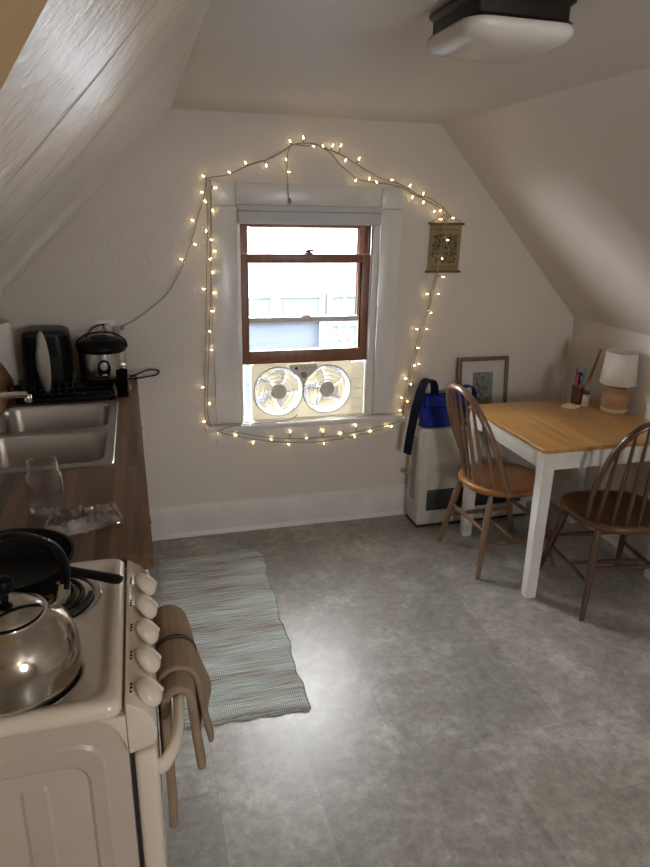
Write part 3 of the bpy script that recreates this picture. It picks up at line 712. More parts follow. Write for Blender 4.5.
# ================================================================== RUG
rr = random.Random(5)
def rug_xy(u, v):
    ax, ay = 0.01 + 0.52 * u, 3.125 + 0.012 * u                        # far edge
    bx, by = -0.015 + 0.512 * u, 1.925 - 0.022 * u                     # near edge
    x = bx + (ax - bx) * v; y = by + (ay - by) * v
    x += 0.006 * sin(23 * v) * u + 0.004 * sin(61 * v + 1) * (2 * u - 1)
    y += 0.004 * sin(31 * u)
    return x, y
mb = MB(); nu, nv = 34, 90
def rug_top(u, v):
    x, y = rug_xy(u, v); e = min(u, 1 - u, v * 2.3, (1 - v) * 2.3)
    return (x, y, 0.0015 + 0.0075 * smoothstep(0, 0.02, e) + 0.0022 * (sin(17 * v + 3 * u) * sin(9 * u + 1)) * smoothstep(0, .1, e) + rr.uniform(0, .0010))
mb.grid(rug_top, nu, nv)
ed = [e for e in mb.bm.edges if e.is_boundary]
r_ = bmesh.ops.extrude_edge_only(mb.bm, edges=ed)
for v in r_['geom']:
    if isinstance(v, bmesh.types.BMVert): v.co.z = 0.0006
rug = mb.build('rug', M['rug'], smooth=60)
tag(rug, 'woven rag rug in pale aqua and brown stripes on the grey floor', 'rug')
mb = MB()
for k in range(150):      # knotted fringe along the two short edges and loops down the sides
    u = (k + .5) / 150; x, y = rug_xy(u, 0); L_ = rr.uniform(.006, .014); mb.tube([(x, y + .002, .005), (x + rr.uniform(-.004, .004), y - L_, .0022)], [0.0022, 0.0014], 5)
for k in range(150):
    u = (k + .5) / 150; x, y = rug_xy(u, 1); mb.tube([(x, y - .002, .005), (x + rr.uniform(-.004, .004), y + rr.uniform(.004, .010), .0022)], [0.0022, 0.0014], 5)
for k in range(110):
    v = (k + .5) / 110; x, y = rug_xy(1, v); mb.sphere((x + rr.uniform(0, .003), y, .0042), .0036, (1, 1.3, .8), 6, 4)
mb.build('fringe', M['rug'], rug)

# ================================================================== TABLE
TZ = 0.75; TX0, TX1, TY0, TY1 = 1.655, 2.428, 2.350, 3.082
tb = thing('dining_table', 'square dining table with oak plank top and white legs', 'table', ((TX0 + TX1) / 2, (TY0 + TY1) / 2, 0))
MB().prism(rrect(TX0, TY0, TX1, TY1, 0.022, 5), TZ - 0.020, TZ, 'Z', 0.005, 3).build('tabletop', M['table_top'], tb)
mb = MB(); i0 = 0.014; ah0, ah1 = TZ - 0.105, TZ - 0.0205; t = 0.02
mb.box((TX0 + i0 + .058, TY0 + i0 + .004, ah0), (TX1 - i0 - .058, TY0 + i0 + .004 + t, ah1), .001); mb.box((TX0 + i0 + .058, TY1 - i0 - .004 - t, ah0), (TX1 - i0 - .058, TY1 - i0 - .004, ah1), .001)
mb.box((TX0 + i0 + .004, TY0 + i0 + .058, ah0), (TX0 + i0 + .004 + t, TY1 - i0 - .058, ah1), .001); mb.box((TX1 - i0 - .004 - t, TY0 + i0 + .058, ah0), (TX1 - i0 - .004, TY1 - i0 - .058, ah1), .001)
mb.build('apron', M['table_white'], tb)
for sx in (0, 1):
    for sy in (0, 1):
        mb = MB(); ox = TX0 + i0 if sx == 0 else TX1 - i0; oy = TY0 + i0 if sy == 0 else TY1 - i0
        dx = 1 if sx == 0 else -1; dy = 1 if sy == 0 else -1
        V = []
        for z, w in ((0.0, 0.050), (ah0, 0.058), (ah1, 0.058)):
            V.append([(ox, oy, z), (ox + dx * w, oy, z), (ox + dx * w, oy + dy * w, z), (ox, oy + dy * w, z)])
        v = mb._add([p for q in V for p in q], [(0, 1, 2, 3), (8, 9, 10, 11)] + [(4 * s_ + i, 4 * s_ + (i + 1) % 4, 4 * s_ + 4 + (i + 1) % 4, 4 * s_ + 4 + i) for s_ in (0, 1) for i in range(4)])
        mb.bm.normal_update(); bmesh.ops.bevel(mb.bm, geom=[e for e in mb.bm.edges if len(e.link_faces) == 2 and abs(e.verts[0].co.z - e.verts[1].co.z) > .2], offset=.003, segments=2, affect='EDGES')
        mb.build('leg', M['table_white'], tb)

# ================================================================== WINDSOR CHAIRS
def windsor(name, label, loc, rotz, mw, ms, half=0.205, hw=0.187, H=0.485, lean=0.18, ex=0.78, eh=0.69):
    ch = thing(name, label, 'chair', loc, rotz)
    ZS = 0.445
    # seat: rounded shield outline with a shallow saddle
    def outline(a):
        c, s = cos(a), sin(a)
        x = half * math.copysign(abs(c) ** 0.78, c) * (1.0 + 0.05 * s); y = (0.225 if s > 0 else 0.205) * math.copysign(abs(s) ** (0.70 if s > 0 else 0.92), s)
        return x, y
    mb = MB(); n = 48; rings = []
    for r, top in ((0.0, ZS - .012), (0.3, ZS - .011), (0.6, ZS - .006), (0.85, ZS - .001), (0.96, ZS), (0.99, ZS - .004), (1.0, ZS - .012), (0.995, ZS - .024), (0.95, ZS - .034), (0.6, ZS - .036), (0.0, ZS - .036)):
        ring = []
        for k in range(n if r else 1):
            x, y = outline(2 * pi * k / n); ring.append(mb.bm.verts.new((x * r, y * r, top)))
        rings.append(ring)
    for P, Q in zip(rings, rings[1:]):
        for k in range(n):
            if len(P) == 1: q = [P[0], Q[k], Q[(k + 1) % n]]
            elif len(Q) == 1: q = [P[k], P[(k + 1) % n], Q[0]]
            else: q = [P[k], P[(k + 1) % n], Q[(k + 1) % n], Q[k]]
            mb.bm.faces.new(q)
    mb.build('seat', ms, ch, smooth=50, local=True)
    # hoop
    def hoop(t):            # t 0..1 from left foot over to right foot
        a = pi * t; x = -hw * math.copysign(abs(cos(a)) ** ex, cos(a)); h = H * max(0, sin(a)) ** eh
        x *= 1.0 + 0.10 * sin(pi * min(1, h / H)) 
        return Vector((x, -0.075 - lean * (h / H) ** 0.95, ZS - .006 + h))
    P = [hoop(k / 48) for k in range(49)]
    mb = MB(); mb.tube(P, [0.0145 + 0.0045 * sin(pi * k / 48) for k in range(49)], 12, flat=(1.0, 0.78), up=(0, 1, 0.0)); mb.build('back_hoop', mw, ch, local=True)
    for k in range(7):
        f = (k - 3) / 3.0
        bx = f * (half * 0.70); by = -0.172 + 0.055 * abs(f) ** 2.2
        # find hoop point with the fanned x
        tx = f * hw * 0.80
        best = min(P[4:45], key=lambda q: abs(q.x - tx) + (0 if q.z > ZS + .2 else 1))
        b0 = Vector((bx, by, ZS - .008)); b1 = best - Vector((0, 0, .004))
        pts = [b0.lerp(b1, j / 6) for j in range(7)]
        mb = MB(); mb.tube(pts, [.0072, .0084, .0096, .0098, .0086, .0072, .0058], 8); mb.build('spindle', mw, ch, local=True)
    feet = {}
    for sx in (-1, 1):
        for sy in (-1, 1):
            a = Vector((sx * half * .70, sy * .135, ZS - .034)); b = Vector((sx * .211, -.205 if sy < 0 else .248, 0.0))
            feet[sx, sy] = (a, b)
            pts = [a.lerp(b, j / 8) for j in range(9)]; pts[-1].z = 0.0
            mb = MB(); mb.tube(pts, [.0115, .0150, .0178, .0182, .0172, .0160, .0145, .0130, .0115], 12); mb.build('leg', mw, ch, local=True)
    def on(l, z): a, b = feet[l]; return a.lerp(b, (a.z - z) / (a.z - b.z))
    def stretch(p, q):
        mb = MB(); mb.tube([p.lerp(q, j / 6) for j in range(7)], [.0070, .0090, .0112, .0120, .0112, .0090, .0070], 10); mb.build('stretcher', mw, ch, local=True)
    stretch(on((-1, -1), .235), on((1, -1), .235))
    for sx in (-1, 1): stretch(on((sx, -1), .165), on((sx, 1), .165))
    l = on((-1, -1), .165).lerp(on((-1, 1), .165), .5); r = on((1, -1), .165).lerp(on((1, 1), .165), .5); stretch(l, r)
    stretch(on((-1, 1), .225), on((1, 1), .225))
    return ch
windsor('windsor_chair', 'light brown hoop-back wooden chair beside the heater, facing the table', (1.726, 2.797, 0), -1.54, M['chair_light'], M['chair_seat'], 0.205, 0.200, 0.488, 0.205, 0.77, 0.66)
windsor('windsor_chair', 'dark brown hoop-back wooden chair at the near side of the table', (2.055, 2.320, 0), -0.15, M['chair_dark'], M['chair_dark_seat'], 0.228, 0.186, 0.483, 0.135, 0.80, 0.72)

# ================================================================== HEATER
ht = thing('wall_heater', 'beige wall heater with dark louvre, standing under the bag', 'heater', (1.80, 3.26, 0))
hx0, hx1, hy0, hy1 = 1.447, 2.16, 3.170, 3.345
mb = MB(); mb.box((hx0, hy0, 0.014), (hx1, hy1, 0.592), 0.016, 3); mb.build('casing', M['heater'], ht)
mb = MB(); mb.box((hx0 + .004, hy0 + .006, 0.0), (hx1 - .004, hy1 - .01, 0.0138)); mb.build('plinth', M['heater_dark'], ht)
lv = MB().box((hx0 + .052, hy0 - .0032, 0.105), (hx1 - .052, hy0 - .0006, 0.232), .001).build('louvre', M['heater_dark'], ht)
mb = MB()
for k in range(9): mb.box((hx0 + .056, hy0 - .0075, 0.112 + .0132 * k), (hx1 - .056, hy0 - .0036, 0.1165 + .0132 * k), mat=None)
mb.build('louvre_slats', plain('heater_slat_grey', (0.055, .052, .048), .5), lv)
mb = MB(); mb.box((hx0 + .05, hy0 - .003, .255), (hx1 - .05, hy0 - .0006, .556), .001); mb.box((hx0 + .012, hy0 - .0022, .0885), (hx1 - .012, hy0 - .0006, .092)); mb.build('front_panel', M['heater'], ht)
mb = MB()
for k in range(22): mb.box((hx0 - .0016, hy0 + .05, .16 + .017 * k), (hx0 - .0004, hy0 + .115, .166 + .017 * k))
mb.build('side_vents', M['heater_dark'], ht)
mb = MB(); mb.lathe([(0, 0), (.014, 0), (.014, -.022), (.009, -.03), (0, -.03)], (hx0 - .0005, hy1 - .05, .30), 14, 'X'); mb.build('knob', M['adapter'], ht)

# ---- bag on the heater
bg = thing('tote_bag', 'bright blue fabric bag with dark strap on the heater', 'bag', (1.58, 3.25, .593))
def bag_fn(u, v):
    a = 2 * pi * u; c, s = cos(a), sin(a)
    e = 0.5
    w = (0.142 - .012 * v) * (1 - .05 * sin(3 * pi * v)); d = 0.050 * (1 - .45 * v)
    x = 1.592 + w * math.copysign(abs(c) ** e, c) + 0.006 * sin(7 * v + 3 * u); y = 3.236 + .01 * v + d * math.copysign(abs(s) ** e, s) + .005 * sin(11 * a + 5 * v) * v
    return (x, y, .5965 + .180 * v + .010 * sin(a * 2 + 1) * v)
mb = MB(); mb.grid(bag_fn, 48, 14, closed_u=True)
bo = [e for e in mb.bm.edges if e.is_boundary]
bmesh.ops.holes_fill(mb.bm, edges=bo, sides=0)
mb.build('body', M['blue'], bg, smooth=70)
mb = MB(); mb.grid(lambda u, v: (1.462 + .255 * u + .004 * sin(9 * v), 3.176 + .008 * v - .004 * sin(pi * u), .715 + .062 * v + .004 * sin(8 * u)), 16, 6)
mb.build('flap', M['blue'], bg, solid=.004)
mb = MB(); mb.tube([(1.47, 3.172, .716), (1.59, 3.168, .712), (1.71, 3.172, .716)], .0028, 6); mb.build('zip', M['navy'], bg)
def ribbon(pts, w, mat, name, parent, th=.003, wd=(0, 1, 0)):
    mb = MB(); P = catmull(pts, 6); mb.tube(P, [w] * len(P), 8, flat=(1.0, th / w), up=wd); return mb.build(name, mat, parent)
ribbon([(1.535, 3.24, .770), (1.532, 3.24, .81), (1.522, 3.24, .842), (1.498, 3.238, .858), (1.468, 3.238, .840), (1.447, 3.238, .78), (1.428, 3.24, .70), (1.416, 3.24, .62), (1.405, 3.245, .52), (1.398, 3.25, .43)], .027, M['navy'], 'strap', bg, .003, (.55, -.83, 0))
ribbon([(1.66, 3.235, .775), (1.69, 3.225, .805), (1.725, 3.222, .815), (1.76, 3.225, .800), (1.775, 3.235, .74), (1.772, 3.25, .66), (1.76, 3.255, .605)], .030, M['blue'], 'handle_band', bg, .004)

# ---- framed picture leaning on the wall
pf = thing('framed_picture', 'framed print with pale mat leaning on the wall behind the table', 'picture', (1.88, 3.35, .593))
pf.rotation_euler.x = 0
px0, px1, pz0, pz1 = 1.722, 2.040, 0.5935, 0.944
def lean(mb):          # tilt a frame built upright at y=0 so that it leans on the wall
    mb.bm.transform(Matrix.Translation((0, 3.325, pz0)) @ Matrix.Rotation(radians(-6.0), 4, 'X') @ Matrix.Translation((0, 0, -pz0)))
mb = MB(); fw = 0.021
mb.box((px0, -.012, pz0 + .001), (px0 + fw, .008, pz1), .002); mb.box((px1 - fw, -.012, pz0 + .001), (px1, .008, pz1), .002)
mb.box((px0 + fw, -.012, pz0 + .001), (px1 - fw, .008, pz0 + fw), .002); mb.box((px0 + fw, -.012, pz1 - fw), (px1 - fw, .008, pz1), .002); lean(mb)
mb.build('frame', M['frame_brown'], pf)
mb = MB(); mb.box((px0 + fw, .000, pz0 + fw), (px1 - fw, .006, pz1 - fw)); lean(mb); mt = mb.build('mat_board', M['mat_board'], pf, smooth=0)
ax0, ax1, az0, az1 = 1.818, 1.946, 0.662, 0.858
art = plain('print_green_grey', (0.20, 0.23, 0.185), 0.7, var=.35, vscale=45)
mb = MB(); mb.box((ax0, -.0012, az0), (ax1, -.0002, az1)); lean(mb); ap = mb.build('print', art, mt, smooth=0)
ra = random.Random(21); mb = MB(); mg = MB()
for k in range(90):
    x = ra.uniform(ax0 + .006, ax1 - .045); z = ra.uniform(az0 + .03, az1 - .008); ln = ra.uniform(.004, .011); a = ra.uniform(0, pi); wd_ = ln * .3
    pts = [(x + ln * cos(t) * cos(a) - wd_ * sin(t) * sin(a), -.0016 - .00003 * (k % 9), z + ln * cos(t) * sin(a) + wd_ * sin(t) * cos(a)) for t in [2 * pi * j / 8 for j in range(8)]]
    (mb if k % 3 else mg)._add(pts, [tuple(range(8))])
mg.box((ax1 - .028, -.0016, az0 + .004), (ax1 - .006, -.0013, az1 - .006))
lean(mb); lean(mg)
mb.build('print_marks', M['ink'], ap, smooth=0); mg.build('print_wash', plain('print_pale_green', (.18, .27, .19), .7, var=.3, vscale=60), ap, smooth=0)
mb = MB(); mb.box((px0 + fw, -.0065, pz0 + fw), (px1 - fw, -.0045, pz1 - fw)); lean(mb); mb.build('glazing', thin_glass('picture_glass', (1, 1, 1), 0.03, .03), pf, smooth=0)

# ================================================================== THINGS ON THE TABLE
T0 = TZ + .0006
lx, ly = 2.362, 2.815
lp = thing('table_lamp', 'small table lamp with brown clay jar base and linen shade', 'lamp', (lx, ly, T0))
mb = MB(); mb.lathe([(0, T0), (.060, T0), (.064, T0 + .004), (.067, T0 + .020), (.068, T0 + .024)], (lx, ly, 0), 40); mb.build('foot', M['lamp_pale'], lp)
mb = MB(); mb.lathe([(.0, T0 + .0242), (.068, T0 + .0242), (.0715, T0 + .045), (.0725, T0 + .075), (.071, T0 + .092), (.064, T0 + .105), (.052, T0 + .112), (.048, T0 + .116), (.050, T0 + .124), (.047, T0 + .130), (.030, T0 + .132), (0, T0 + .132)], (lx, ly, 0), 40); mb.build('base', M['lamp_clay'], lp)
mb = MB(); mb.lathe([(0, T0 + .1322), (.016, T0 + .1322), (.016, T0 + .18), (.011, T0 + .2), (0, T0 + .2)], (lx, ly, 0), 16); mb.build('lamp_holder', M['adapter'], lp)
zs0, zs1 = T0 + .150, T0 + .312
mb = MB(); mb.lathe([(.0885, zs0), (.076, zs1)], (lx, ly, 0), 48); mb.build('shade', M['shade'], lp, solid=.0016)
mb = MB()
mb.tube([(lx + .076 * cos(2 * pi * k / 40), ly + .076 * sin(2 * pi * k / 40), zs1) for k in range(40)], .0016, 6, closed=True); mb.tube([(lx + .0885 * cos(2 * pi * k / 40), ly + .0885 * sin(2 * pi * k / 40), zs0) for k in range(40)], .0016, 6, closed=True)
for k in range(3): a = 2 * pi * k / 3; mb.tube([(lx + .012 * cos(a), ly + .012 * sin(a), T0 + .19), (lx + .0740 * cos(a), ly + .0740 * sin(a), zs1 - .012)], .0014, 5)
mb.build('shade_ring', M['shade'], lp)
mb = MB(); mb.tube(catmull([(lx + .056, ly - .035, T0 + .012), (lx + .066, ly - .045, T0 + .004), (lx + .070, ly - .075, T0 + .003), (lx + .072, ly - .12, T0 + .003)], 6), .0024, 8); mb.build('cord', M['cord_white'], lp)
# pen cup with pens
cx, cy = 2.258, 2.985
cup = thing('pen_cup', 'clear glass pen cup on the table beside the yellow notes', 'cup', (cx, cy, T0))
mb = MB(); mb.lathe([(0, T0), (.031, T0), (.033, T0 + .004), (.035, T0 + .098), (.0325, T0 + .098), (.0305, T0 + .006), (0, T0 + .006)], (cx, cy, 0), 32); mb.build('glass_wall', M['cup'], cup, smooth=50)
def pen(label, mat, base, top, r, cat='pen', capmat=None, name='pen'):
    b = Vector(base); t = Vector(top); d = (t - b)
    mb = MB(); mb.tube([b, b + d * .02, b + d * .5, b + d * .96, t], [r * .4, r, r, r, r * .55], 10)
    o = mb.build(name, mat); tag(o, label, cat)
    if capmat:
        mb = MB(); mb.tube([b + d * .68, b + d * .70, t + d * .01], [r * 1.18, r * 1.2, r * .9], 10); mb.build('cap', capmat, o)
    return o
zb = T0 + .0075
pen('pink pen standing at the left in the glass cup', M['pink'], (cx - .016, cy - .006, zb), (cx - .024, cy - .008, T0 + .165), .0052, capmat=M['pink'])
pen('thin dark pencil tallest behind the pink pen in the cup', M['darkpen'], (cx - .014, cy + .012, zb), (cx - .012, cy + .016, T0 + .196), .0030, 'pencil', name='pencil')
pen('red crayon low at the front of the glass cup', M['pink'], (cx + .001, cy - .018, zb), (cx + .001, cy - .021, T0 + .105), .0055, 'crayon', name='crayon')
pen('green pen standing upright in the middle of the cup', M['green'], (cx + .010, cy - .006, zb), (cx + .012, cy - .004, T0 + .150), .0048)
# scissors with black oval handles
zt = T0
scs = thing('scissors', 'black handled scissors standing in the middle of the pen cup', 'scissors', (cx, cy, zb))
mb = MB(); mb.prism([(cx - .008, zb), (cx - .002, zb), (cx + .004, T0 + .11), (cx - .006, T0 + .11)], cy + .001, cy + .003, 'Y'); mb.build('blade', M['steel'], scs)
for s_ in (-1, 1):
    mb = MB(); mb.tube([(cx - .001 + s_ * .009 + .008 * cos(2 * pi * k / 20), cy + .002, T0 + .143 + .026 * sin(2 * pi * k / 20)) for k in range(20)], .0042, 8, closed=True); mb.tube([(cx - .001, cy + .002, T0 + .105), (cx - .001 + s_ * .009, cy + .002, T0 + .118)], .0042, 8); mb.build('handle', M['black'], scs)
mb = MB(); mb.tube([(cx + .018, cy + .008, zb), (cx + .020, cy + .009, T0 + .10), (cx + .0245, cy + .010, T0 + .125), (cx + .034, cy + .011, T0 + .178), (cx + .037, cy + .0115, T0 + .193)], [.004, .0045, .010, .0115, .004], 10, flat=(1, .4), up=(1, 0, 0)); tag(mb.build('marker', M['teal']), 'teal flat marker leaning to the right in the cup', 'marker')
mb = MB(); d = Vector((.098, .022, .283)); b = Vector((cx + .020, cy - .008, zb)); u_ = Vector((0.93, .05, -.36)).normalized()
V = []
for q in (b, b + d):
    for a, h in ((-.0095, -.0016), (.0095, -.0016), (.0095, .0016), (-.0095, .0016)): V.append(q + u_ * a + Vector((0, 1, 0)) * h)
mb._add(V, [(0, 1, 2, 3), (7, 6, 5, 4), (0, 1, 5, 4), (1, 2, 6, 5), (2, 3, 7, 6), (3, 0, 4, 7)])
tag(mb.build('ruler', M['ruler'], smooth=0), 'brown wooden ruler leaning out of the pen cup towards the lamp', 'ruler')
mb = MB(); mb.box((-.038, -.038, 0), (.038, .038, .007), .001); mb.bm.transform(Matrix.Translation((2.188, 2.930, T0)) @ Matrix.Rotation(.5, 4, 'Z'))
nt_ = mb.build('sticky_notes', M['note'], smooth=0); tag(nt_, 'pale yellow pad of sticky notes lying on the table', 'sticky notes')
bx, by = 2.272, 2.930
bt = thing('small_bottle', 'small pale bottle with dark cap beside the pen cup', 'bottle', (bx, by, T0))
mb = MB(); mb.lathe([(0, T0), (.016, T0), (.018, T0 + .004), (.018, T0 + .044), (.017, T0 + .054), (.010, T0 + .060), (.010, T0 + .066), (0, T0 + .066)], (bx, by, 0), 24); mb.build('body', M['bottle'], bt)
mb = MB(); mb.lathe([(0, T0 + .0662), (.014, T0 + .0662), (.015, T0 + .070), (.015, T0 + .082), (.013, T0 + .085), (0, T0 + .085)], (bx, by, 0), 20); mb.build('cap', M['shiny_cap'], bt)
# ================================================================== COUNTER, SINK
# worktop with a cut-out for the sink; right edge runs from (-.006,1.486) to (-.033,3.383)
def plate_hole(mb, outer, inners, z):
    bm = mb.bm; es = []; Ls = []
    for pts in [outer] + inners:
        v = [bm.verts.new((x, y, z)) for x, y in pts]
        for i in range(len(v)): es.append(bm.edges.new((v[i], v[(i + 1) % len(v)])))
        Ls.append(v)
    bmesh.ops.triangle_fill(bm, use_beauty=True, edges=es)
    return Ls
def bridge(mb, a, b):
    for k in range(len(a)): mb.bm.faces.new([a[k], a[(k + 1) % len(a)], b[(k + 1) % len(b)], b[k]])
SX0, SX1, SY0, SY1 = -0.628, -0.112, 2.115, 2.905
cout = [(XL + .002, 1.487), (-0.006, 1.487), (-0.033, D - .001), (XL + .002, D - .001)]
hole = rrect(SX0 + .018, SY0 + .018, SX1 - .018, SY1 - .018, .05, 6)
mb = MB(); a = plate_hole(mb, cout, [hole], CT); b = plate_hole(mb, cout, [hole], CT - .041)
for p, q in zip(a, b): bridge(mb, p, q)
wt = mb.build('worktop', M['butcher'], smooth=0)
tag(wt, 'dark butcher block wooden worktop around the sink', 'worktop')
bc = thing('base_cabinet', 'white base cabinet under the wooden worktop', 'cabinet', (-0.35, 2.43, 0))
mb = MB(); zt = CT - .0415
mb.box((XL + .003, 1.492, 0.09), (-.052, 1.510, zt)); mb.box((XL + .003, 3.36, 0.09), (-.062, 3.380, zt)); mb.box((XL + .003, 1.510, .09), (-.055, 3.36, .108)); mb.box((XL + .003, 1.510, .108), (XL + .009, 3.36, zt))
mb.box((-.10, 1.495, .0), (-.095, 3.378, .09)); mb.box((-.075, 1.51, zt - .05), (-.057, 3.36, zt))
mb.build('carcass', M['cab'], bc, smooth=0)
for k in range(4):
    ya = 1.493 + k * .4715; yb = ya + .468; xf = -.0305 - .0065 * k
    mb = MB(); mb.box((xf - .018, ya, .10), (xf, yb, zt - .004), .002); mb.box((xf, ya + .06, .17), (xf + .003, yb - .06, zt - .07), .001)
    dr_ = mb.build('door', M['cab'], bc)
    mb = MB(); mb.lathe([(0, 0), (.006, 0), (.006, .012), (.013, .018), (.011, .024), (0, .025)], (xf + .0005, ya + (.42 if k % 2 == 0 else .05), zt - .07), 14, 'X'); mb.build('knob', M['chrome'], dr_)
sk = thing('kitchen_sink', 'stainless steel double bowl sink set into the worktop', 'sink', (-0.37, 2.51, CT))
mb = MB(); zr = CT + .0045
nb, fb = rrect(-.560, 2.150, -.142, 2.492, .055, 7), rrect(-.560, 2.528, -.142, 2.870, .055, 7)
top = plate_hole(mb, rrect(SX0 + .004, SY0 + .004, SX1 - .004, SY1 - .004, .028, 7), [nb, fb], zr)
o2 = [mb.bm.verts.new((x, y, CT + .0008)) for x, y in rrect(SX0, SY0, SX1, SY1, .03, 7)]; bridge(mb, top[0], o2)
mb.build('rim', M['steel'], sk, smooth=30)
for (x0, y0_, x1, y1_) in ((-.560, 2.150, -.142, 2.492), (-.560, 2.528, -.142, 2.870)):
    mb = MB(); loops = []
    for ins, z, r in ((0, zr, .055), (.004, zr - .003, .055), (.008, zr - .012, .055), (.016, CT - .12, .06), (.026, CT - .150, .07), (.055, CT - .166, .07), (.12, CT - .170, .06)):
        loops.append([mb.bm.verts.new((x, y, z)) for x, y in rrect(x0 + ins, y0_ + ins, x1 - ins, y1_ - ins, min(r, (y1_ - y0_) / 2 - ins - .002), 7)])
    for p, q in zip(loops, loops[1:]): bridge(mb, p, q)
    mb.bm.faces.new(loops[-1])
    bo_ = mb.build('bowl', M['steel'], sk, smooth=60)
    mb = MB(); mb.lathe([(.04, .0015), (.036, .003), (.02, -.0005), (0, -.0005)], ((x0 + x1) / 2, (y0_ + y1_) / 2, CT - .169), 24); mb.build('drain', M['chrome'], bo_)
fc = thing('kitchen_faucet', 'chrome faucet with arched spout at the left rim of the sink', 'faucet', (-.597, 2.51, CT + .005))
mb = MB(); z0 = CT + .0052
mb.lathe([(0, z0), (.027, z0), (.027, z0 + .006), (.021, z0 + .012), (.019, z0 + .06), (.016, z0 + .07), (0, z0 + .07)], (-.597, 2.51, 0), 24); mb.build('base', M['chrome'], fc)
mb = MB(); P = catmull([(-.597, 2.51, z0 + .06), (-.575, 2.53, z0 + .105), (-.53, 2.57, z0 + .122), (-.475, 2.615, z0 + .118), (-.437, 2.648, z0 + .108)], 8); mb.tube(P, [.0125] * len(P), 14); mb.build('spout', M['chrome'], fc)
mb = MB(); mb.lathe([(0, 0), (.0135, 0), (.0145, .006), (.0145, .022), (.013, .026), (0, .026)], (-.430, 2.654, z0 + .078), 18); mb.build('aerator', M['chrome'], fc)
mb = MB(); mb.tube([(-.597, 2.51, z0 + .065), (-.612, 2.495, z0 + .095), (-.64, 2.47, z0 + .115)], [.010, .008, .006], 10); mb.build('handle', M['chrome'], fc)

# ================================================================== STOVE
sv = thing('stove', 'white enamel electric coil stove in the near left corner', 'stove', (-.36, 1.22, 0))
VY0, VY1, VX0 = 0.968, 1.484, -.672
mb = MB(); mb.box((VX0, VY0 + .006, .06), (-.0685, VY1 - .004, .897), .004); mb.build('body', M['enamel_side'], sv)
for fx in (VX0 + .04, -.11):
    for fy in (VY0 + .04, VY1 - .04): MB().lathe([(0, 0), (.018, 0), (.018, .012), (.010, .016), (.010, .0605), (0, .0605)], (fx, fy, 0), 14).build('foot', M['black_matte'], sv)
# embossed near side: nested rounded ribs
def rib(x0, z0_, x1, z1_, r, w, name_parent):
    mb = MB(); pts = rrect(x0, z0_, x1, z1_, r, 8)
    mb.tube([(a, VY0 + .0058, b) for a, b in pts], w, 8, closed=True, flat=(1, .35), up=(0, 0, 1)) if False else mb.tube([(a, VY0 + .0062, b) for a, b in pts], w, 8, closed=True)
    return mb
sp_ = None
mb = MB()
def raised(mb, x0, z0_, x1, z1_, r, h, bw):
    y = VY0 + .0055; loops = []
    for ins, dy in ((0, 0), (bw, h)):
        loops.append([mb.bm.verts.new((a, y - dy, b)) for a, b in rrect(x0 + ins, z0_ + ins, x1 - ins, z1_ - ins, max(.004, r - ins), 8)])
    bridge(mb, *loops); return loops[-1]
def frame_raised(mb, o, i, r, h, bw):
    y = VY0 + .0055
    L1 = [mb.bm.verts.new((a, y, b)) for a, b in rrect(o[0], o[1], o[2], o[3], r, 8)]
    L2 = [mb.bm.verts.new((a, y - h, b)) for a, b in rrect(o[0] + bw, o[1] + bw, o[2] - bw, o[3] - bw, r - bw * .5, 8)]
    L3 = [mb.bm.verts.new((a, y - h, b)) for a, b in rrect(i[0] - bw, i[1] - bw, i[2] + bw, i[3] + bw, max(.006, r * .8), 8)]
    L4 = [mb.bm.verts.new((a, y, b)) for a, b in rrect(i[0], i[1], i[2], i[3], max(.005, r * .7), 8)]
    bridge(mb, L1, L2); bridge(mb, L2, L3); bridge(mb, L3, L4)
frame_raised(mb, (-.63, .14, -.106, .850), (-.60, .17, -.140, .804), .050, .004, .006)
for xs in (-.250, -.360, -.470, -.580):
    q = raised(mb, xs, .22, xs + .048, .775, .012, .0035, .006); mb.bm.faces.new(q)
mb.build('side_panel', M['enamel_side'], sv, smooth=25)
# cooktop: shallow tray with a raised rounded rim
mb = MB(); loops = []
X1c = -.0725
for ins, z, r in ((0.002, .8975, .022), (0, .903, .024), (0, .917, .026), (.006, .9255, .028), (.014, .928, .030), (.026, .9255, .032), (.033, .919, .034), (.042, .9165, .034)):
    loops.append([mb.bm.verts.new((x, y, z)) for x, y in rrect(VX0 + ins, VY0 + ins - .004, X1c - ins, VY1 - ins, r, 7)])
for p, q in zip(loops, loops[1:]): bridge(mb, p, q)
mb.bm.faces.new(loops[-1]); mb.bm.faces.new(loops[0])
mb.build('cooktop', M['enamel'], sv, smooth=60)
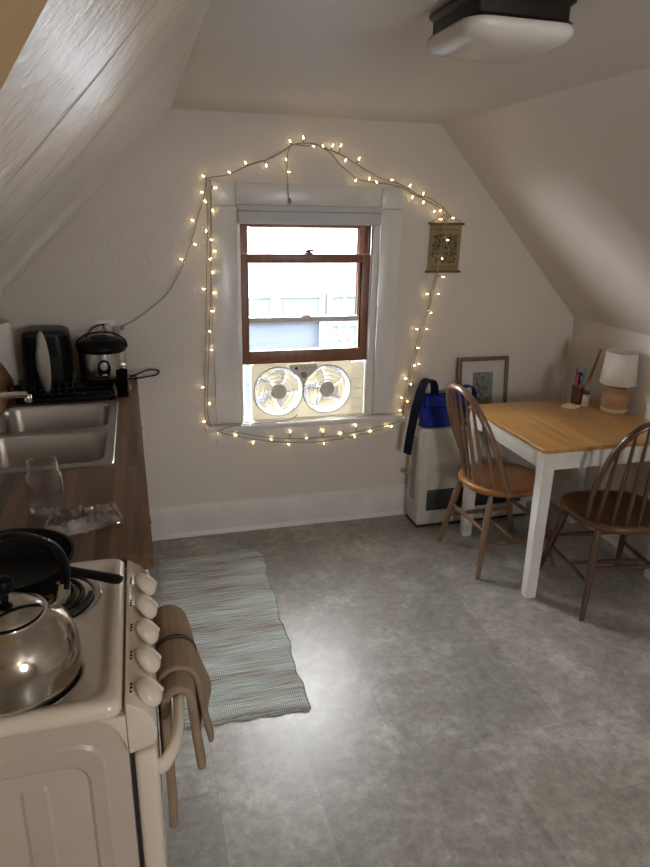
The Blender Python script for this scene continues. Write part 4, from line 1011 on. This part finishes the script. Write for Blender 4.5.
# control panel with end cap profile
prof = [(-.112, .8970), (-.0715, .8970), (-.0715, .9215), (-.060, .9195), (-.038, .904), (-.024, .884), (-.0185, .862), (-.019, .842), (-.0235, .829), (-.0675, .816), (-.0675, .826), (-.082, .862), (-.100, .889)]
prof = [p for p in prof if p[0] > -.069] 
prof = [(-.0680, .9215)] + [p for p in prof if p[0] > -.0685]
mb = MB(); mb.prism(prof, VY0 - .003, VY1 - .016, 'Y', .003, 2)
pn = mb.build('control_panel', M['enamel'], sv, smooth=50)
mb = MB(); mb.prism([(-.112, .8968), (-.0686, .8968), (-.0686, .8165), (-.073, .842), (-.084, .868), (-.098, .886)], VY0 - .0022, VY0 + .0055, 'Y', .0015, 2)
mb.build('end_cap', M['enamel'], pn)
axis = Vector((.80, 0, .60)).normalized(); side = Vector((0, 1, 0)); upv = axis.cross(side)
for k, ky in enumerate((1.372, 1.280, 1.190, 1.100, 1.008)):
    c0 = Vector((-.0345, ky, .9015))
    mat = Matrix((( *[side.x, upv.x, axis.x],), ( *[side.y, upv.y, axis.y],), ( *[side.z, upv.z, axis.z],))).to_4x4()
    mb = MB(); mb.lathe([(0, .001), (.0270, .001), (.0292, .004), (.0290, .009), (.0265, .016), (.0195, .0225), (.010, .0262), (0, .0272)], c0, 28, mat=mat)
    kn = mb.build('knob', M['enamel'], sv, smooth=40)
    mb = MB(); V = []
    pts = [(-.0235, -.0028), (.0235, -.0028), (.0235, .0028), (-.0235, .0028)]
    for h, f in ((.0120, 1.04), (.0300, .62)):
        for a_, b_ in pts: V.append(mat @ Vector((b_ * f, a_ * f, h)) + c0)
    mb._add(V, [(0, 1, 2, 3), (7, 6, 5, 4)] + [(i, (i + 1) % 4, 4 + (i + 1) % 4, 4 + i) for i in range(4)]); bmesh.ops.recalc_face_normals(mb.bm, faces=mb.bm.faces)
    bmesh.ops.bevel(mb.bm, geom=mb.bm.edges[:], offset=.0018, segments=3, affect='EDGES')
    mb.build('grip', M['enamel'], kn, smooth=50)
    mb = MB()      # small printed marks above the knob
    for j in range(3): q = Vector((-.0600 + .0004 * j, ky - .012 + .010 * j, .9203 - .0001 * j)); mb.box((q.x, q.y, q.z - .0007), (q.x + .004, q.y + .004, q.z + .0008))
    mb.build('mark', M['black_matte'], pn, smooth=0)
# oven door, gap, drawer, handle
MB().box((-.0680, VY0 + .012, .06), (-.0610, VY1 - .008, .812)).build('door_gap', M['dark_gap'], sv, smooth=0)
dv = MB().box((-.0605, VY0 + .002, .235), (-.0215, VY1 - .002, .809), .010, 3).build('oven_door', M['enamel'], sv)
MB().box((-.0605, VY0 + .002, .065), (-.0235, VY1 - .002, .228), .008, 3).build('drawer', M['enamel'], sv)
mb = MB(); P = catmull([(-.0225, VY0 + .016, .757), (-.006, VY0 + .022, .766), (.012, VY0 + .055, .774), (.022, VY0 + .12, .779), (.026, (VY0 + VY1) / 2, .780), (.022, VY1 - .12, .779), (.012, VY1 - .055, .774), (-.006, VY1 - .022, .766), (-.0225, VY1 - .016, .757)], 6)
mb.tube(P, [.0135] * len(P), 14, flat=(1.25, .8), up=(0, 0, 1)); mb.build('handle', M['enamel'], dv)
# burners
for (bx, by) in ((-.250, 1.085), (-.232, 1.340)):
    mb = MB(); mb.lathe([(.112, .9175), (.110, .9205), (.100, .9200), (.090, .9140), (.05, .908), (.03, .908), (0, .908)], (bx, by, .0), 44); dp = mb.build('drip_pan', M['drip'], sv)
    mb = MB(); P = []
    for k in range(150):
        t = k / 149; a = 2 * pi * 4.0 * t; r = .022 + .068 * t; P.append((bx + r * cos(a), by + r * sin(a), .9225))
    mb.tube(P, .0052, 8); mb.build('coil', M['coil'], sv)
for (bx, by) in ((-.50, 1.085), (-.50, 1.340)):
    mb = MB(); mb.lathe([(.092, .9175), (.090, .9205), (.080, .9200), (.070, .9140), (.03, .908), (0, .908)], (bx, by, .0), 40); mb.build('drip_pan', M['drip'], sv)
    mb = MB(); P = []
    for k in range(110):
        t = k / 109; a = 2 * pi * 3.0 * t; r = .020 + .05 * t; P.append((bx + r * cos(a), by + r * sin(a), .9225))
    mb.tube(P, .0052, 8); mb.build('coil', M['coil'], sv)

# ---- kettle
KX, KY, KZ = -.252, 1.080, .9282
kt = thing('kettle', 'stainless steel kettle with black arched handle on the near burner', 'kettle', (KX, KY, KZ))
mb = MB(); mb.lathe([(0, KZ), (.100, KZ), (.108, KZ + 0.00316), (.111, KZ + 0.01055), (.1095, KZ + 0.01477), (.1115, KZ + 0.03165), (.110, KZ + 0.05803), (.104, KZ + 0.08229), (.093, KZ + 0.10233), (.078, KZ + 0.11711), (.0665, KZ + 0.12449), (.0655, KZ + 0.12713), (.060, KZ + 0.12765), (.055, KZ + 0.12554), (0, KZ + 0.12554)], (KX, KY, 0), 56); mb.build('body', M['kettle'], kt, smooth=40)
mb = MB(); mb.lathe([(0, KZ + 0.12607), (.054, KZ + 0.12607), (.0585, KZ + 0.12924), (.055, KZ + 0.13504), (.035, KZ + 0.14664), (.012, KZ + 0.15297), (0, KZ + 0.15350)], (KX, KY, 0), 44)
ld = mb.build('lid', M['kettle'], kt, smooth=45)
mb = MB(); mb.lathe([(0, KZ + 0.15371), (.007, KZ + 0.15371), (.007, KZ + 0.16458), (.016, KZ + 0.17091), (.019, KZ + 0.18146), (.016, KZ + 0.19095), (.007, KZ + 0.19623), (0, KZ + 0.19676)], (KX, KY, 0), 24); mb.build('lid_knob', M['black'], ld)

mb = MB(); P = catmull([(KX - .086, KY - .055, KZ + 0.11077), (KX - .092, KY - .058, KZ + 0.15825), (KX - .080, KY - .052, KZ + 0.21627), (KX - .04, KY - .026, KZ + 0.25320), (KX, KY, KZ + 0.26375), (KX + .04, KY + .026, KZ + 0.25320), (KX + .080, KY + .052, KZ + 0.21627), (KX + .092, KY + .058, KZ + 0.16880), (KX + .088, KY + .056, KZ + 0.13187)], 7)
mb.tube(P, [.0095] * len(P), 12, flat=(1.35, .8), up=(-.55, .85, 0)); hd = mb.build('handle', M['black'], kt)
for s_ in (-1, 1):
    mb = MB(); mb.tube([(KX + s_ * .077, KY + s_ * .049, KZ + 0.10550), (KX + s_ * .084, KY + s_ * .0535, KZ + 0.12133), (KX + s_ * .088, KY + s_ * .056, KZ + 0.14137)], [.010, .0125, .0118], 10, flat=(1.2, .7)); mb.build('handle_bracket', M['kettle'], kt)
mb = MB(); mb.tube([(KX - .055, KY + .075, KZ + 0.07912), (KX - .075, KY + .103, KZ + 0.11077), (KX - .088, KY + .122, KZ + 0.13504)], [.022, .016, .012], 16); mb.build('spout', M['kettle'], kt)

# ---- cast iron pan on the far burner
PX, PY, PZ = -.318, 1.408, .9282
pn_ = thing('frying_pan', 'black cast iron pan on the far burner, handle pointing right', 'pan', (PX, PY, PZ))
mb = MB(); mb.lathe([(0, PZ), (.105, PZ), (.118, PZ + .004), (.132, PZ + .030), (.141, PZ + .058), (.144, PZ + .060), (.144, PZ + .064), (.138, PZ + .064), (.128, PZ + .034), (.114, PZ + .009), (.10, PZ + .006), (0, PZ + .006)], (PX, PY, 0), 56)
mb.build('pan_body', M['iron'], pn_, smooth=50)
hdv = Vector((.90, -.435, 0)).normalized(); hp = [(.134, .045), (.150, .050), (.18, .050), (.22, .047), (.258, .044), (.270, .043)]
mb = MB(); mb.tube([(PX + hdv.x * r, PY + hdv.y * r, PZ + h) for r, h in hp], [.022, .0150, .0125, .0135, .0150, .0105], 12, flat=(.62, 1.0), up=(0, 0, 1)); mb.build('handle', M['iron'], pn_)

# ---- towel over the oven handle
tw = thing('dish_towel', 'taupe dish towel with dark stripe hanging over the oven handle', 'towel', (.03, 1.26, .78))
def hx(y): t = (y - (VY0 + VY1) / 2) / .25; return .026 - .024 * abs(t) ** 2.4
def drape(y_a, y_b, zin, zout, flare, off):
    def f(u, v):
        y = y_a + (y_b - y_a) * u; cxh = hx(y); R_ = .0255 + off
        top = .30; zi, zo = zin + .006 * sin(5 * u), zout
        if v < .42:
            s = v / .42; x = cxh - R_; z = zi + (.780 - zi) * s; x = max(x + .001 * sin(8 * u + 5 * s), -.0112)
        elif v < .58:
            a = pi - pi * (v - .42) / .16; x = max(cxh + R_ * cos(a), -.0112); z = .780 + (R_ + .004) * sin(a)
        else:
            s = (v - .58) / .42; x = cxh + R_ + flare * s ** 1.3 * (.4 + .6 * u) + .006 * s * sin(10 * u + 1); z = .780 + (zo - .780) * s
            y = y + .03 * s * u
        return (x, y, z)
    return f
mb = MB(); mb.grid(drape(1.115, 1.350, .455, .600, .022, .0), 26, 46); mb.build('under_layer', M['towel'], tw, solid=.018, smooth=80, subsurf=1)
mb = MB(); mb.grid(drape(1.165, 1.405, .60, .620, .042, .0150), 24, 46); ov_ = mb.build('upper_layer', M['towel'], tw, solid=.012, smooth=80, subsurf=1)
for yy in (1.262, 1.272):
    f1 = drape(1.165, 1.405, .60, .620, .042, .0218); u0 = (yy - 1.165) / .24
    mb = MB(); mb.grid(lambda u, v: f1(u0 + .014 * u, .44 + .135 * v), 2, 22); mb.build('stripe', M['towel_stripe'], ov_, solid=.001)

# ================================================================== ON THE WORKTOP
Z0 = CT + .0008
# glass jar
jx, jy = -.277, 1.792
jr = thing('glass_jar', 'empty clear glass jar standing on the worktop by the sink', 'jar', (jx, jy, Z0))
mb = MB(); mb.lathe([(0, Z0 + .004), (.030, Z0 + .002), (.034, Z0), (.040, Z0 + .006), (.043, Z0 + .02), (.043, Z0 + .10), (.040, Z0 + .114), (.034, Z0 + .124), (.033, Z0 + .128), (.0355, Z0 + .130), (.0355, Z0 + .133), (.0335, Z0 + .136), (.0335, Z0 + .150), (.0345, Z0 + .152), (.0328, Z0 + .153), (.0320, Z0 + .150)], (jx, jy, 0), 40)
mb.bm.transform(Matrix.Translation((jx, jy, Z0)) @ Matrix.Diagonal((1.10, 1.10, 0.99, 1)) @ Matrix.Translation((-jx, -jy, -Z0)))
jb = mb.build('jar_wall', M['jar'], jr, smooth=50)
mb = MB()
mb.tube([(jx + .0345 * cos(2 * pi * k / 36), jy + .0345 * sin(2 * pi * k / 36), Z0 + .140) for k in range(36)], .0013, 6, closed=True); mb.tube([(jx + .0345 * cos(2 * pi * k / 36), jy + .0345 * sin(2 * pi * k / 36), Z0 + .146) for k in range(36)], .0011, 6, closed=True)
mb.bm.transform(Matrix.Translation((jx, jy, Z0)) @ Matrix.Diagonal((1.10, 1.10, 0.99, 1)) @ Matrix.Translation((-jx, -jy, -Z0)))
mb.build('screw_thread', M['jar'], jb)
mb = MB()   # raised embossed oval and dashes on the side
for t0 in range(5):
    a = -.55 + .12 * (t0 % 2); z = Z0 + .045 + .014 * t0
    mb.tube([(jx + .0437 * cos(a + .10 * j - .6), jy + .0437 * sin(a + .10 * j - .6), z + .003 * sin(2 * j)) for j in range(6)], .0011, 5)
mb.bm.transform(Matrix.Translation((jx, jy, Z0)) @ Matrix.Diagonal((1.10, 1.10, 0.99, 1)) @ Matrix.Translation((-jx, -jy, -Z0)))
mb.build('embossing', M['jar'], jb)
# crumpled clear plastic bag
pb = MB(); rp = random.Random(8)
from mathutils import noise as mnoise
def film(u, v):
    x = -.275 + .195 * u; y = 1.635 + .020 * sin(3 * u) + .095 * (v - .5) * (1 - .55 * smoothstep(.55, 1, u)) + .055 * u
    n_ = mnoise.noise(Vector((9 * u, 7 * v, 1.3))); n2 = mnoise.noise(Vector((22 * u, 17 * v, 4.1)))
    h = .034 * sin(pi * min(1, max(0, v))) * (1 - .35 * u) + .040 * abs(n_) + .018 * abs(n2)
    return (x + .010 * n2, y + .012 * n_, Z0 + .0015 + h * smoothstep(0, .10, min(u, 1 - u, v, 1 - v)))
pb.grid(film, 26, 17)
def film2(u, v):
    p = film(u, v); return (p[0], p[1], Z0 + .0012)
pb.grid(film2, 12, 8)
pbo = pb.build('plastic_bag', M['bagclear'], smooth=22); tag(pbo, 'crumpled clear plastic bag lying on the worktop behind the stove', 'plastic bag')

# dish rack (black)
dr = thing('dish_rack', 'low black dish rack on the worktop behind the sink', 'dish rack', (-.30, 3.02, Z0))
RX0, RX1, RY0, RY1 = -.530, -.125, 2.928, 3.108
mb = MB(); mb.prism(rrect(RX0, RY0, RX1, RY1, .02, 5), Z0, Z0 + .006, 'Z'); 
lp1 = [(x, y, Z0 + .012) for x, y in rrect(RX0 + .003, RY0 + .003, RX1 - .003, RY1 - .003, .02, 5)]; mb.tube(lp1, .006, 8, closed=True)
mb.build('tray', M['black'], dr)
mb = MB(); lp2 = [(x, y, Z0 + .036) for x, y in rrect(RX0 + .006, RY0 + .006, RX1 - .006, RY1 - .006, .02, 5)]; mb.tube(lp2, .003, 8, closed=True)
for x, y in rrect(RX0 + .006, RY0 + .006, RX1 - .006, RY1 - .006, .02, 2): mb.tube([(x, y, Z0 + .012), (x, y, Z0 + .036)], .0025, 6)
for k in range(14):
    x = RX0 + .03 + k * .026; mb.tube([(x, RY0 + .009, Z0 + .010), (x, RY1 - .009, Z0 + .010)], .0020, 6)
mb.build('wire_frame', M['black'], dr)
for k in range(8):
    x = -.497 + k * .028
    if k in (2, 3): x += (-.018, .024)[k - 2]
    mb = MB(); P = catmull([(x, 2.995, Z0 + .0115), (x, 2.997, Z0 + .055), (x, 3.010, Z0 + .072), (x, 3.023, Z0 + .055), (x, 3.025, Z0 + .0115)], 5); mb.tube(P, .0022, 7); mb.build('plate_prong', M['black'], dr)
mb = MB(); P = catmull([(RX0 + .002, 2.96, Z0 + .036), (RX0 - .022, 2.965, Z0 + .052), (RX0 - .028, 3.01, Z0 + .056), (RX0 - .022, 3.055, Z0 + .052), (RX0 + .002, 3.06, Z0 + .036)], 6); mb.tube(P, .0034, 8); mb.build('handle', M['black'], dr)
for k, x in enumerate((-.30, -.275, -.255)):   # little pale tips of cutlery laid in the tray
    mb = MB(); mb.tube([(x, 2.958, Z0 + .024), (x + .004, 2.985, Z0 + .022), (x + .01, 3.06, Z0 + .020)], [.005, .003, .0025], 8, flat=(.5, 1.1))
    tag(mb.build('teaspoon', M['chrome']), ('shiny teaspoon lying leftmost in the black rack', 'shiny teaspoon lying between two others in the black rack', 'shiny teaspoon lying in the black rack nearest the utensil cup')[k], 'spoon', 'teaspoons in the dish rack')
# plate standing on edge in the rack
mb = MB(); pm = Matrix.Rotation(radians(6), 4, 'Y')
mb.lathe([(0, -.004), (.055, -.004), (.065, .0), (.132, .014), (.137, .0165), (.133, .0185), (.064, .004), (.052, .001), (0, .001)], (0, 0, 0), 48, 'X'); mb.bm.transform(Matrix.Translation((-.4285, 3.020, Z0 + .0145 + .1375)) @ Matrix.Rotation(radians(18), 4, 'Z') @ Matrix.Rotation(radians(2), 4, 'Y'))
tag(mb.build('plate', M['plate'], smooth=50), 'white plate standing on edge in the black dish rack', 'plate')
# utensil cup (dark)
ux, uy = -.092, 2.985
uc = thing('utensil_cup', 'black square utensil cup hooked beside the dish rack', 'cup', (ux, uy, Z0))
mb = MB(); L = []
for h, z, r in ((.020, Z0, .006), (.0235, Z0 + .005, .007), (.0245, Z0 + .112, .007), (.0255, Z0 + .114, .007), (.0235, Z0 + .114, .006), (.0215, Z0 + .01, .006)):
    L.append([mb.bm.verts.new((x, y, z)) for x, y in rrect(ux - h, uy - h, ux + h, uy + h, r, 4)])
for p, q in zip(L, L[1:]): bridge(mb, p, q)
mb.bm.faces.new(L[0]); mb.bm.faces.new(L[-1]); mb.build('cup_wall', M['black'], uc)
mb = MB(); mb.tube([(ux + .02, uy - .024, Z0 + .030), (ux + .032, uy - .026, Z0 + .034), (ux + .034, uy - .026, Z0 + .05)], .0035, 8); mb.build('hook', M['chrome'], uc)
mb = MB(); mb.tube([(ux - .004, uy, Z0 + .012), (ux + .002, uy - .004, Z0 + .10), (ux + .004, uy - .006, Z0 + .122)], [.003, .003, .004], 8); mb.sphere((ux + .005, uy - .0075, Z0 + .136), .0145, (1, .45, 1.35), 14, 10)
tag(mb.build('spoon', M['chrome']), 'shiny metal spoon standing in the black utensil cup', 'spoon')

# black air fryer
ax, ay = -.420, 3.268
af = thing('air_fryer', 'tall rounded black air fryer against the back wall', 'air fryer', (ax, ay, Z0))
mb = MB(); L = []
for h, z, r in ((.086, Z0, .03), (.092, Z0 + .006, .04), (.099, Z0 + .05, .045), (.103, Z0 + .12, .05), (.101, Z0 + .21, .055), (.098, Z0 + .238, .055)):
    L.append([mb.bm.verts.new((x, y, z)) for x, y in rrect(ax - h, ay - h, ax + h, ay + h, r, 7)])
for p, q in zip(L, L[1:]): bridge(mb, p, q)
mb.bm.faces.new(L[0]); mb.bm.faces.new(L[-1]); mb.build('body', M['black'], af, smooth=60)
mb = MB(); L = []
for h, z, r in ((.0975, Z0 + .2385, .055), (.098, Z0 + .242, .055), (.093, Z0 + .254, .052), (.075, Z0 + .262, .045), (.04, Z0 + .265, .03)):
    L.append([mb.bm.verts.new((x, y, z)) for x, y in rrect(ax - h, ay - h, ax + h, ay + h, r, 7)])
for p, q in zip(L, L[1:]): bridge(mb, p, q)
mb.bm.faces.new(L[0]); mb.bm.faces.new(L[-1]); mb.build('lid', plain('air_fryer_top_grey', (.022, .0215, .0215), .4, spec=.25), af, smooth=60)
mb = MB(); mb.box((ax - .070, ay - .1075, Z0 + .03), (ax + .070, ay - .1035, Z0 + .150), .0015); mb.build('basket_front', M['black_matte'], af)

# rice cooker
cx, cy = -.180, 3.245
rc = thing('rice_cooker', 'round steel and black rice cooker under the wall outlet', 'rice cooker', (cx, cy, Z0))
mb = MB(); mb.lathe([(0, Z0), (.088, Z0), (.096, Z0 + .006), (.104, Z0 + .030), (.104, Z0 + .034), (0, Z0 + .034)], (cx, cy, 0), 48); mb.build('base', M['black'], rc)
mb = MB(); mb.lathe([(.1045, Z0 + .0345), (.1065, Z0 + .05), (.1075, Z0 + .10), (.1065, Z0 + .155), (.104, Z0 + .158)], (cx, cy, 0), 56); mb.build('body', brushed('cooker_steel', (.55, .53, .50), .22, (160, 160, 2)), rc, solid=.001)
mb = MB(); mb.lathe([(0, Z0 + .1585), (.108, Z0 + .1585), (.112, Z0 + .163), (.112, Z0 + .176), (.106, Z0 + .192), (.088, Z0 + .207), (.06, Z0 + .214), (.03, Z0 + .216), (0, Z0 + .216)], (cx, cy, 0), 56); ld = mb.build('lid', M['black'], rc, smooth=45)
mb = MB(); mb.lathe([(0, Z0 + .2162), (.045, Z0 + .2155), (.042, Z0 + .221), (.02, Z0 + .223), (0, Z0 + .223)], (cx, cy, 0), 32); mb.build('steam_vent', M['black_matte'], ld)
mb = MB(); P = catmull([(cx - .113, cy, Z0 + .172), (cx - .104, cy - .01, Z0 + .205), (cx - .06, cy - .02, Z0 + .236), (cx, cy - .025, Z0 + .246), (cx + .06, cy - .02, Z0 + .236), (cx + .104, cy - .01, Z0 + .205), (cx + .113, cy, Z0 + .172)], 6); mb.tube(P, [.006] * len(P), 10, flat=(1.6, .7), up=(0, 1, 0)); mb.build('carry_handle', M['black'], rc)
mb = MB(); an = -1.50
dx_, dy_ = cos(an), sin(an)
def onface(s_, z, r): a_ = an + s_ / .108; return Vector((cx + r * cos(a_), cy + r * sin(a_), z))
mb.grid(lambda u, v: onface((v * .030 + .0001) * cos(2 * pi * u), Z0 + .090 + (v * .042) * sin(2 * pi * u), .1100 - .0012 * v), 28, 6, closed_u=True); cpn = mb.build('control_oval', M['black'], rc)
mb = MB(); mb.grid(lambda u, v: onface((v * .017 + .0001) * cos(2 * pi * u), Z0 + .102 + (v * .018) * sin(2 * pi * u), .1115 - .0006 * v), 24, 5, closed_u=True); mb.build('button_plate', M['button'], cpn)
mb = MB(); mb.box((-.012, -.003, -.004), (.012, .003, .004), .002); mb.bm.transform(Matrix.Translation(onface(0, Z0 + .062, .1135)) @ Matrix.Rotation(an + pi / 2, 4, 'Z')); mb.build('switch', M['button'], cpn)
mb = MB(); mb.tube(catmull([(-.150, D - .018, 1.150), (-.175, D - .03, 1.178), (-.225, D - .035, 1.160), (-.262, D - .04, 1.10), (-.275, D - .05, 1.0), (-.262, D - .07, Z0 + .012), (-.230, 3.340, Z0 + .012)], 7), .0034, 8); mb.build('power_cord', M['black_matte'], rc)
mb = MB(); mb.tube(catmull([(-.060, 3.22, Z0 + .030), (-.035, 3.26, Z0 + .030), (.010, 3.31, Z0 + .034), (.055, 3.342, Z0 + .030), (.075, 3.350, Z0 + .018), (.060, 3.340, Z0 + .004), (.010, 3.30, Z0 + .006), (-.050, 3.24, Z0 + .014), (-.074, 3.215, Z0 + .022)], 7), .0040, 8); mb.build('spare_cord_loop', M['black_matte'], rc)

# wall outlet and plug
wo = thing('wall_outlet', 'cream wall outlet above the rice cooker', 'outlet', (-.16, D - .001, 1.15))
mb = MB(); mb.box((-.203, D - .007, 1.085), (-.118, D - .0008, 1.197), .003); mb.build('cover_plate', M['white_plastic'], wo)
mb = MB()
for z in (1.115, 1.168): mb.box((-.176, D - .0086, z - .014), (-.144, D - .0072, z + .014), .001)
mb.build('socket_face', M['cord_white'], wo)
pg = MB().box((-.166, D - .048, 1.128), (-.140, D - .0092, 1.182), .005, 3).build('white_plug', plain('plug_pinkish_white', (.66, .58, .53), .45)); tag(pg, 'pinkish white plug pushed into the wall outlet', 'plug')

# paper towel roll with holder
tx, ty = -.610, 3.230
pt = thing('paper_towel_roll', 'white paper towel roll on a black holder at the left edge', 'paper towel roll', (tx, ty, Z0))
mb = MB(); mb.lathe([(.020, Z0 + .013), (.052, Z0 + .013), (.0535, Z0 + .016), (.0535, Z0 + .296), (.052, Z0 + .299), (.020, Z0 + .299)], (tx, ty, 0), 40, closed=True); mb.build('roll', M['paper'], pt)
mb = MB(); mb.lathe([(0, Z0), (.056, Z0), (.056, Z0 + .010), (.050, Z0 + .012), (.006, Z0 + .0125), (.006, Z0 + .318), (.013, Z0 + .323), (.013, Z0 + .336), (.008, Z0 + .342), (0, Z0 + .342)], (tx, ty, 0), 32); mb.build('holder', M['black'], pt)
# cutting board leaning on the knee wall
mb = MB(); mb.prism([(2.80, Z0), (3.135, Z0), (3.160, Z0 + .03), (3.145, Z0 + .062), (2.96, Z0 + .172), (2.90, Z0 + .195), (2.83, Z0 + .19), (2.80, Z0 + .16)], -.582, -.562, 'X', .004)
tag(mb.build('cutting_board', M['cutting']), 'brown wooden cutting board standing at the left edge of the counter', 'cutting board')
# ================================================================== CAMERA, LIGHT, WORLD
Fv, Rv, Uv = (0.25748022501451423, 0.9129099626570029, -0.31670070067504574), (0.9639552438851412, -0.2654106854149268, 0.018640167754519665), (0.06703895518885264, 0.3100847757455508, 0.9483423487000981)
cam = bpy.data.cameras.new('camera'); co = bpy.data.objects.new('camera', cam); COL.objects.link(co)
co.matrix_world = Matrix(((Rv[0], Uv[0], -Fv[0], 0), (Rv[1], Uv[1], -Fv[1], 0), (Rv[2], Uv[2], -Fv[2], 1.7126), (0, 0, 0, 1)))
cam.sensor_fit = 'VERTICAL'; cam.sensor_height = 24.0; cam.lens = 663.8 / 867 * 24.0; cam.clip_start = 0.02
scene.camera = co

w = bpy.data.worlds.new('sky'); scene.world = w; w.use_nodes = True
bg = w.node_tree.nodes['Background']; bg.inputs['Color'].default_value = (0.95, 0.97, 1.0, 1); bg.inputs['Strength'].default_value = SKY

def area(name, loc, direction, sx, sy, power, col, portal=False):
    l = bpy.data.lights.new(name, 'AREA'); l.shape = 'RECTANGLE'; l.size = sx; l.size_y = sy; l.energy = power; l.color = col
    o = bpy.data.objects.new(name, l); COL.objects.link(o); o.location = loc
    o.rotation_euler = Vector(direction).to_track_quat('-Z', 'Y').to_euler()
    if portal: l.cycles.is_portal = True
    return o
area('back_window_portal', (0.8545, D + 0.17, 1.175), (0, -1, 0), 0.735, 1.126, 1, (1, 1, 1), True)
area('rear_fill_portal', (1.25, YR - 0.14, 1.475), (0, 1, 0), 0.5, 0.55, 1, (1, 1, 1), True)  # sky fill through the added rear opening
# warm lamp of the part of the kitchen behind the camera
l = bpy.data.lights.new('rear_ceiling_lamp', 'POINT'); l.energy = LAMP; l.color = (1.0, 0.74, 0.48); l.shadow_soft_size = 0.12
o = bpy.data.objects.new('rear_ceiling_lamp', l); COL.objects.link(o); o.location = (0.75, -1.6, 1.98)

c = scene.cycles
c.use_denoising = True; c.max_bounces = 14; c.diffuse_bounces = 8; c.glossy_bounces = 5; c.transmission_bounces = 8; c.transparent_max_bounces = 24
c.caustics_reflective = False; c.caustics_refractive = False; c.sample_clamp_indirect = 8.0
try: c.use_light_tree = True
except Exception: pass
vs = scene.view_settings; vs.view_transform = 'Standard'; vs.look = 'None'; vs.exposure = EXPO; vs.gamma = 1.0; vs.use_curve_mapping = False
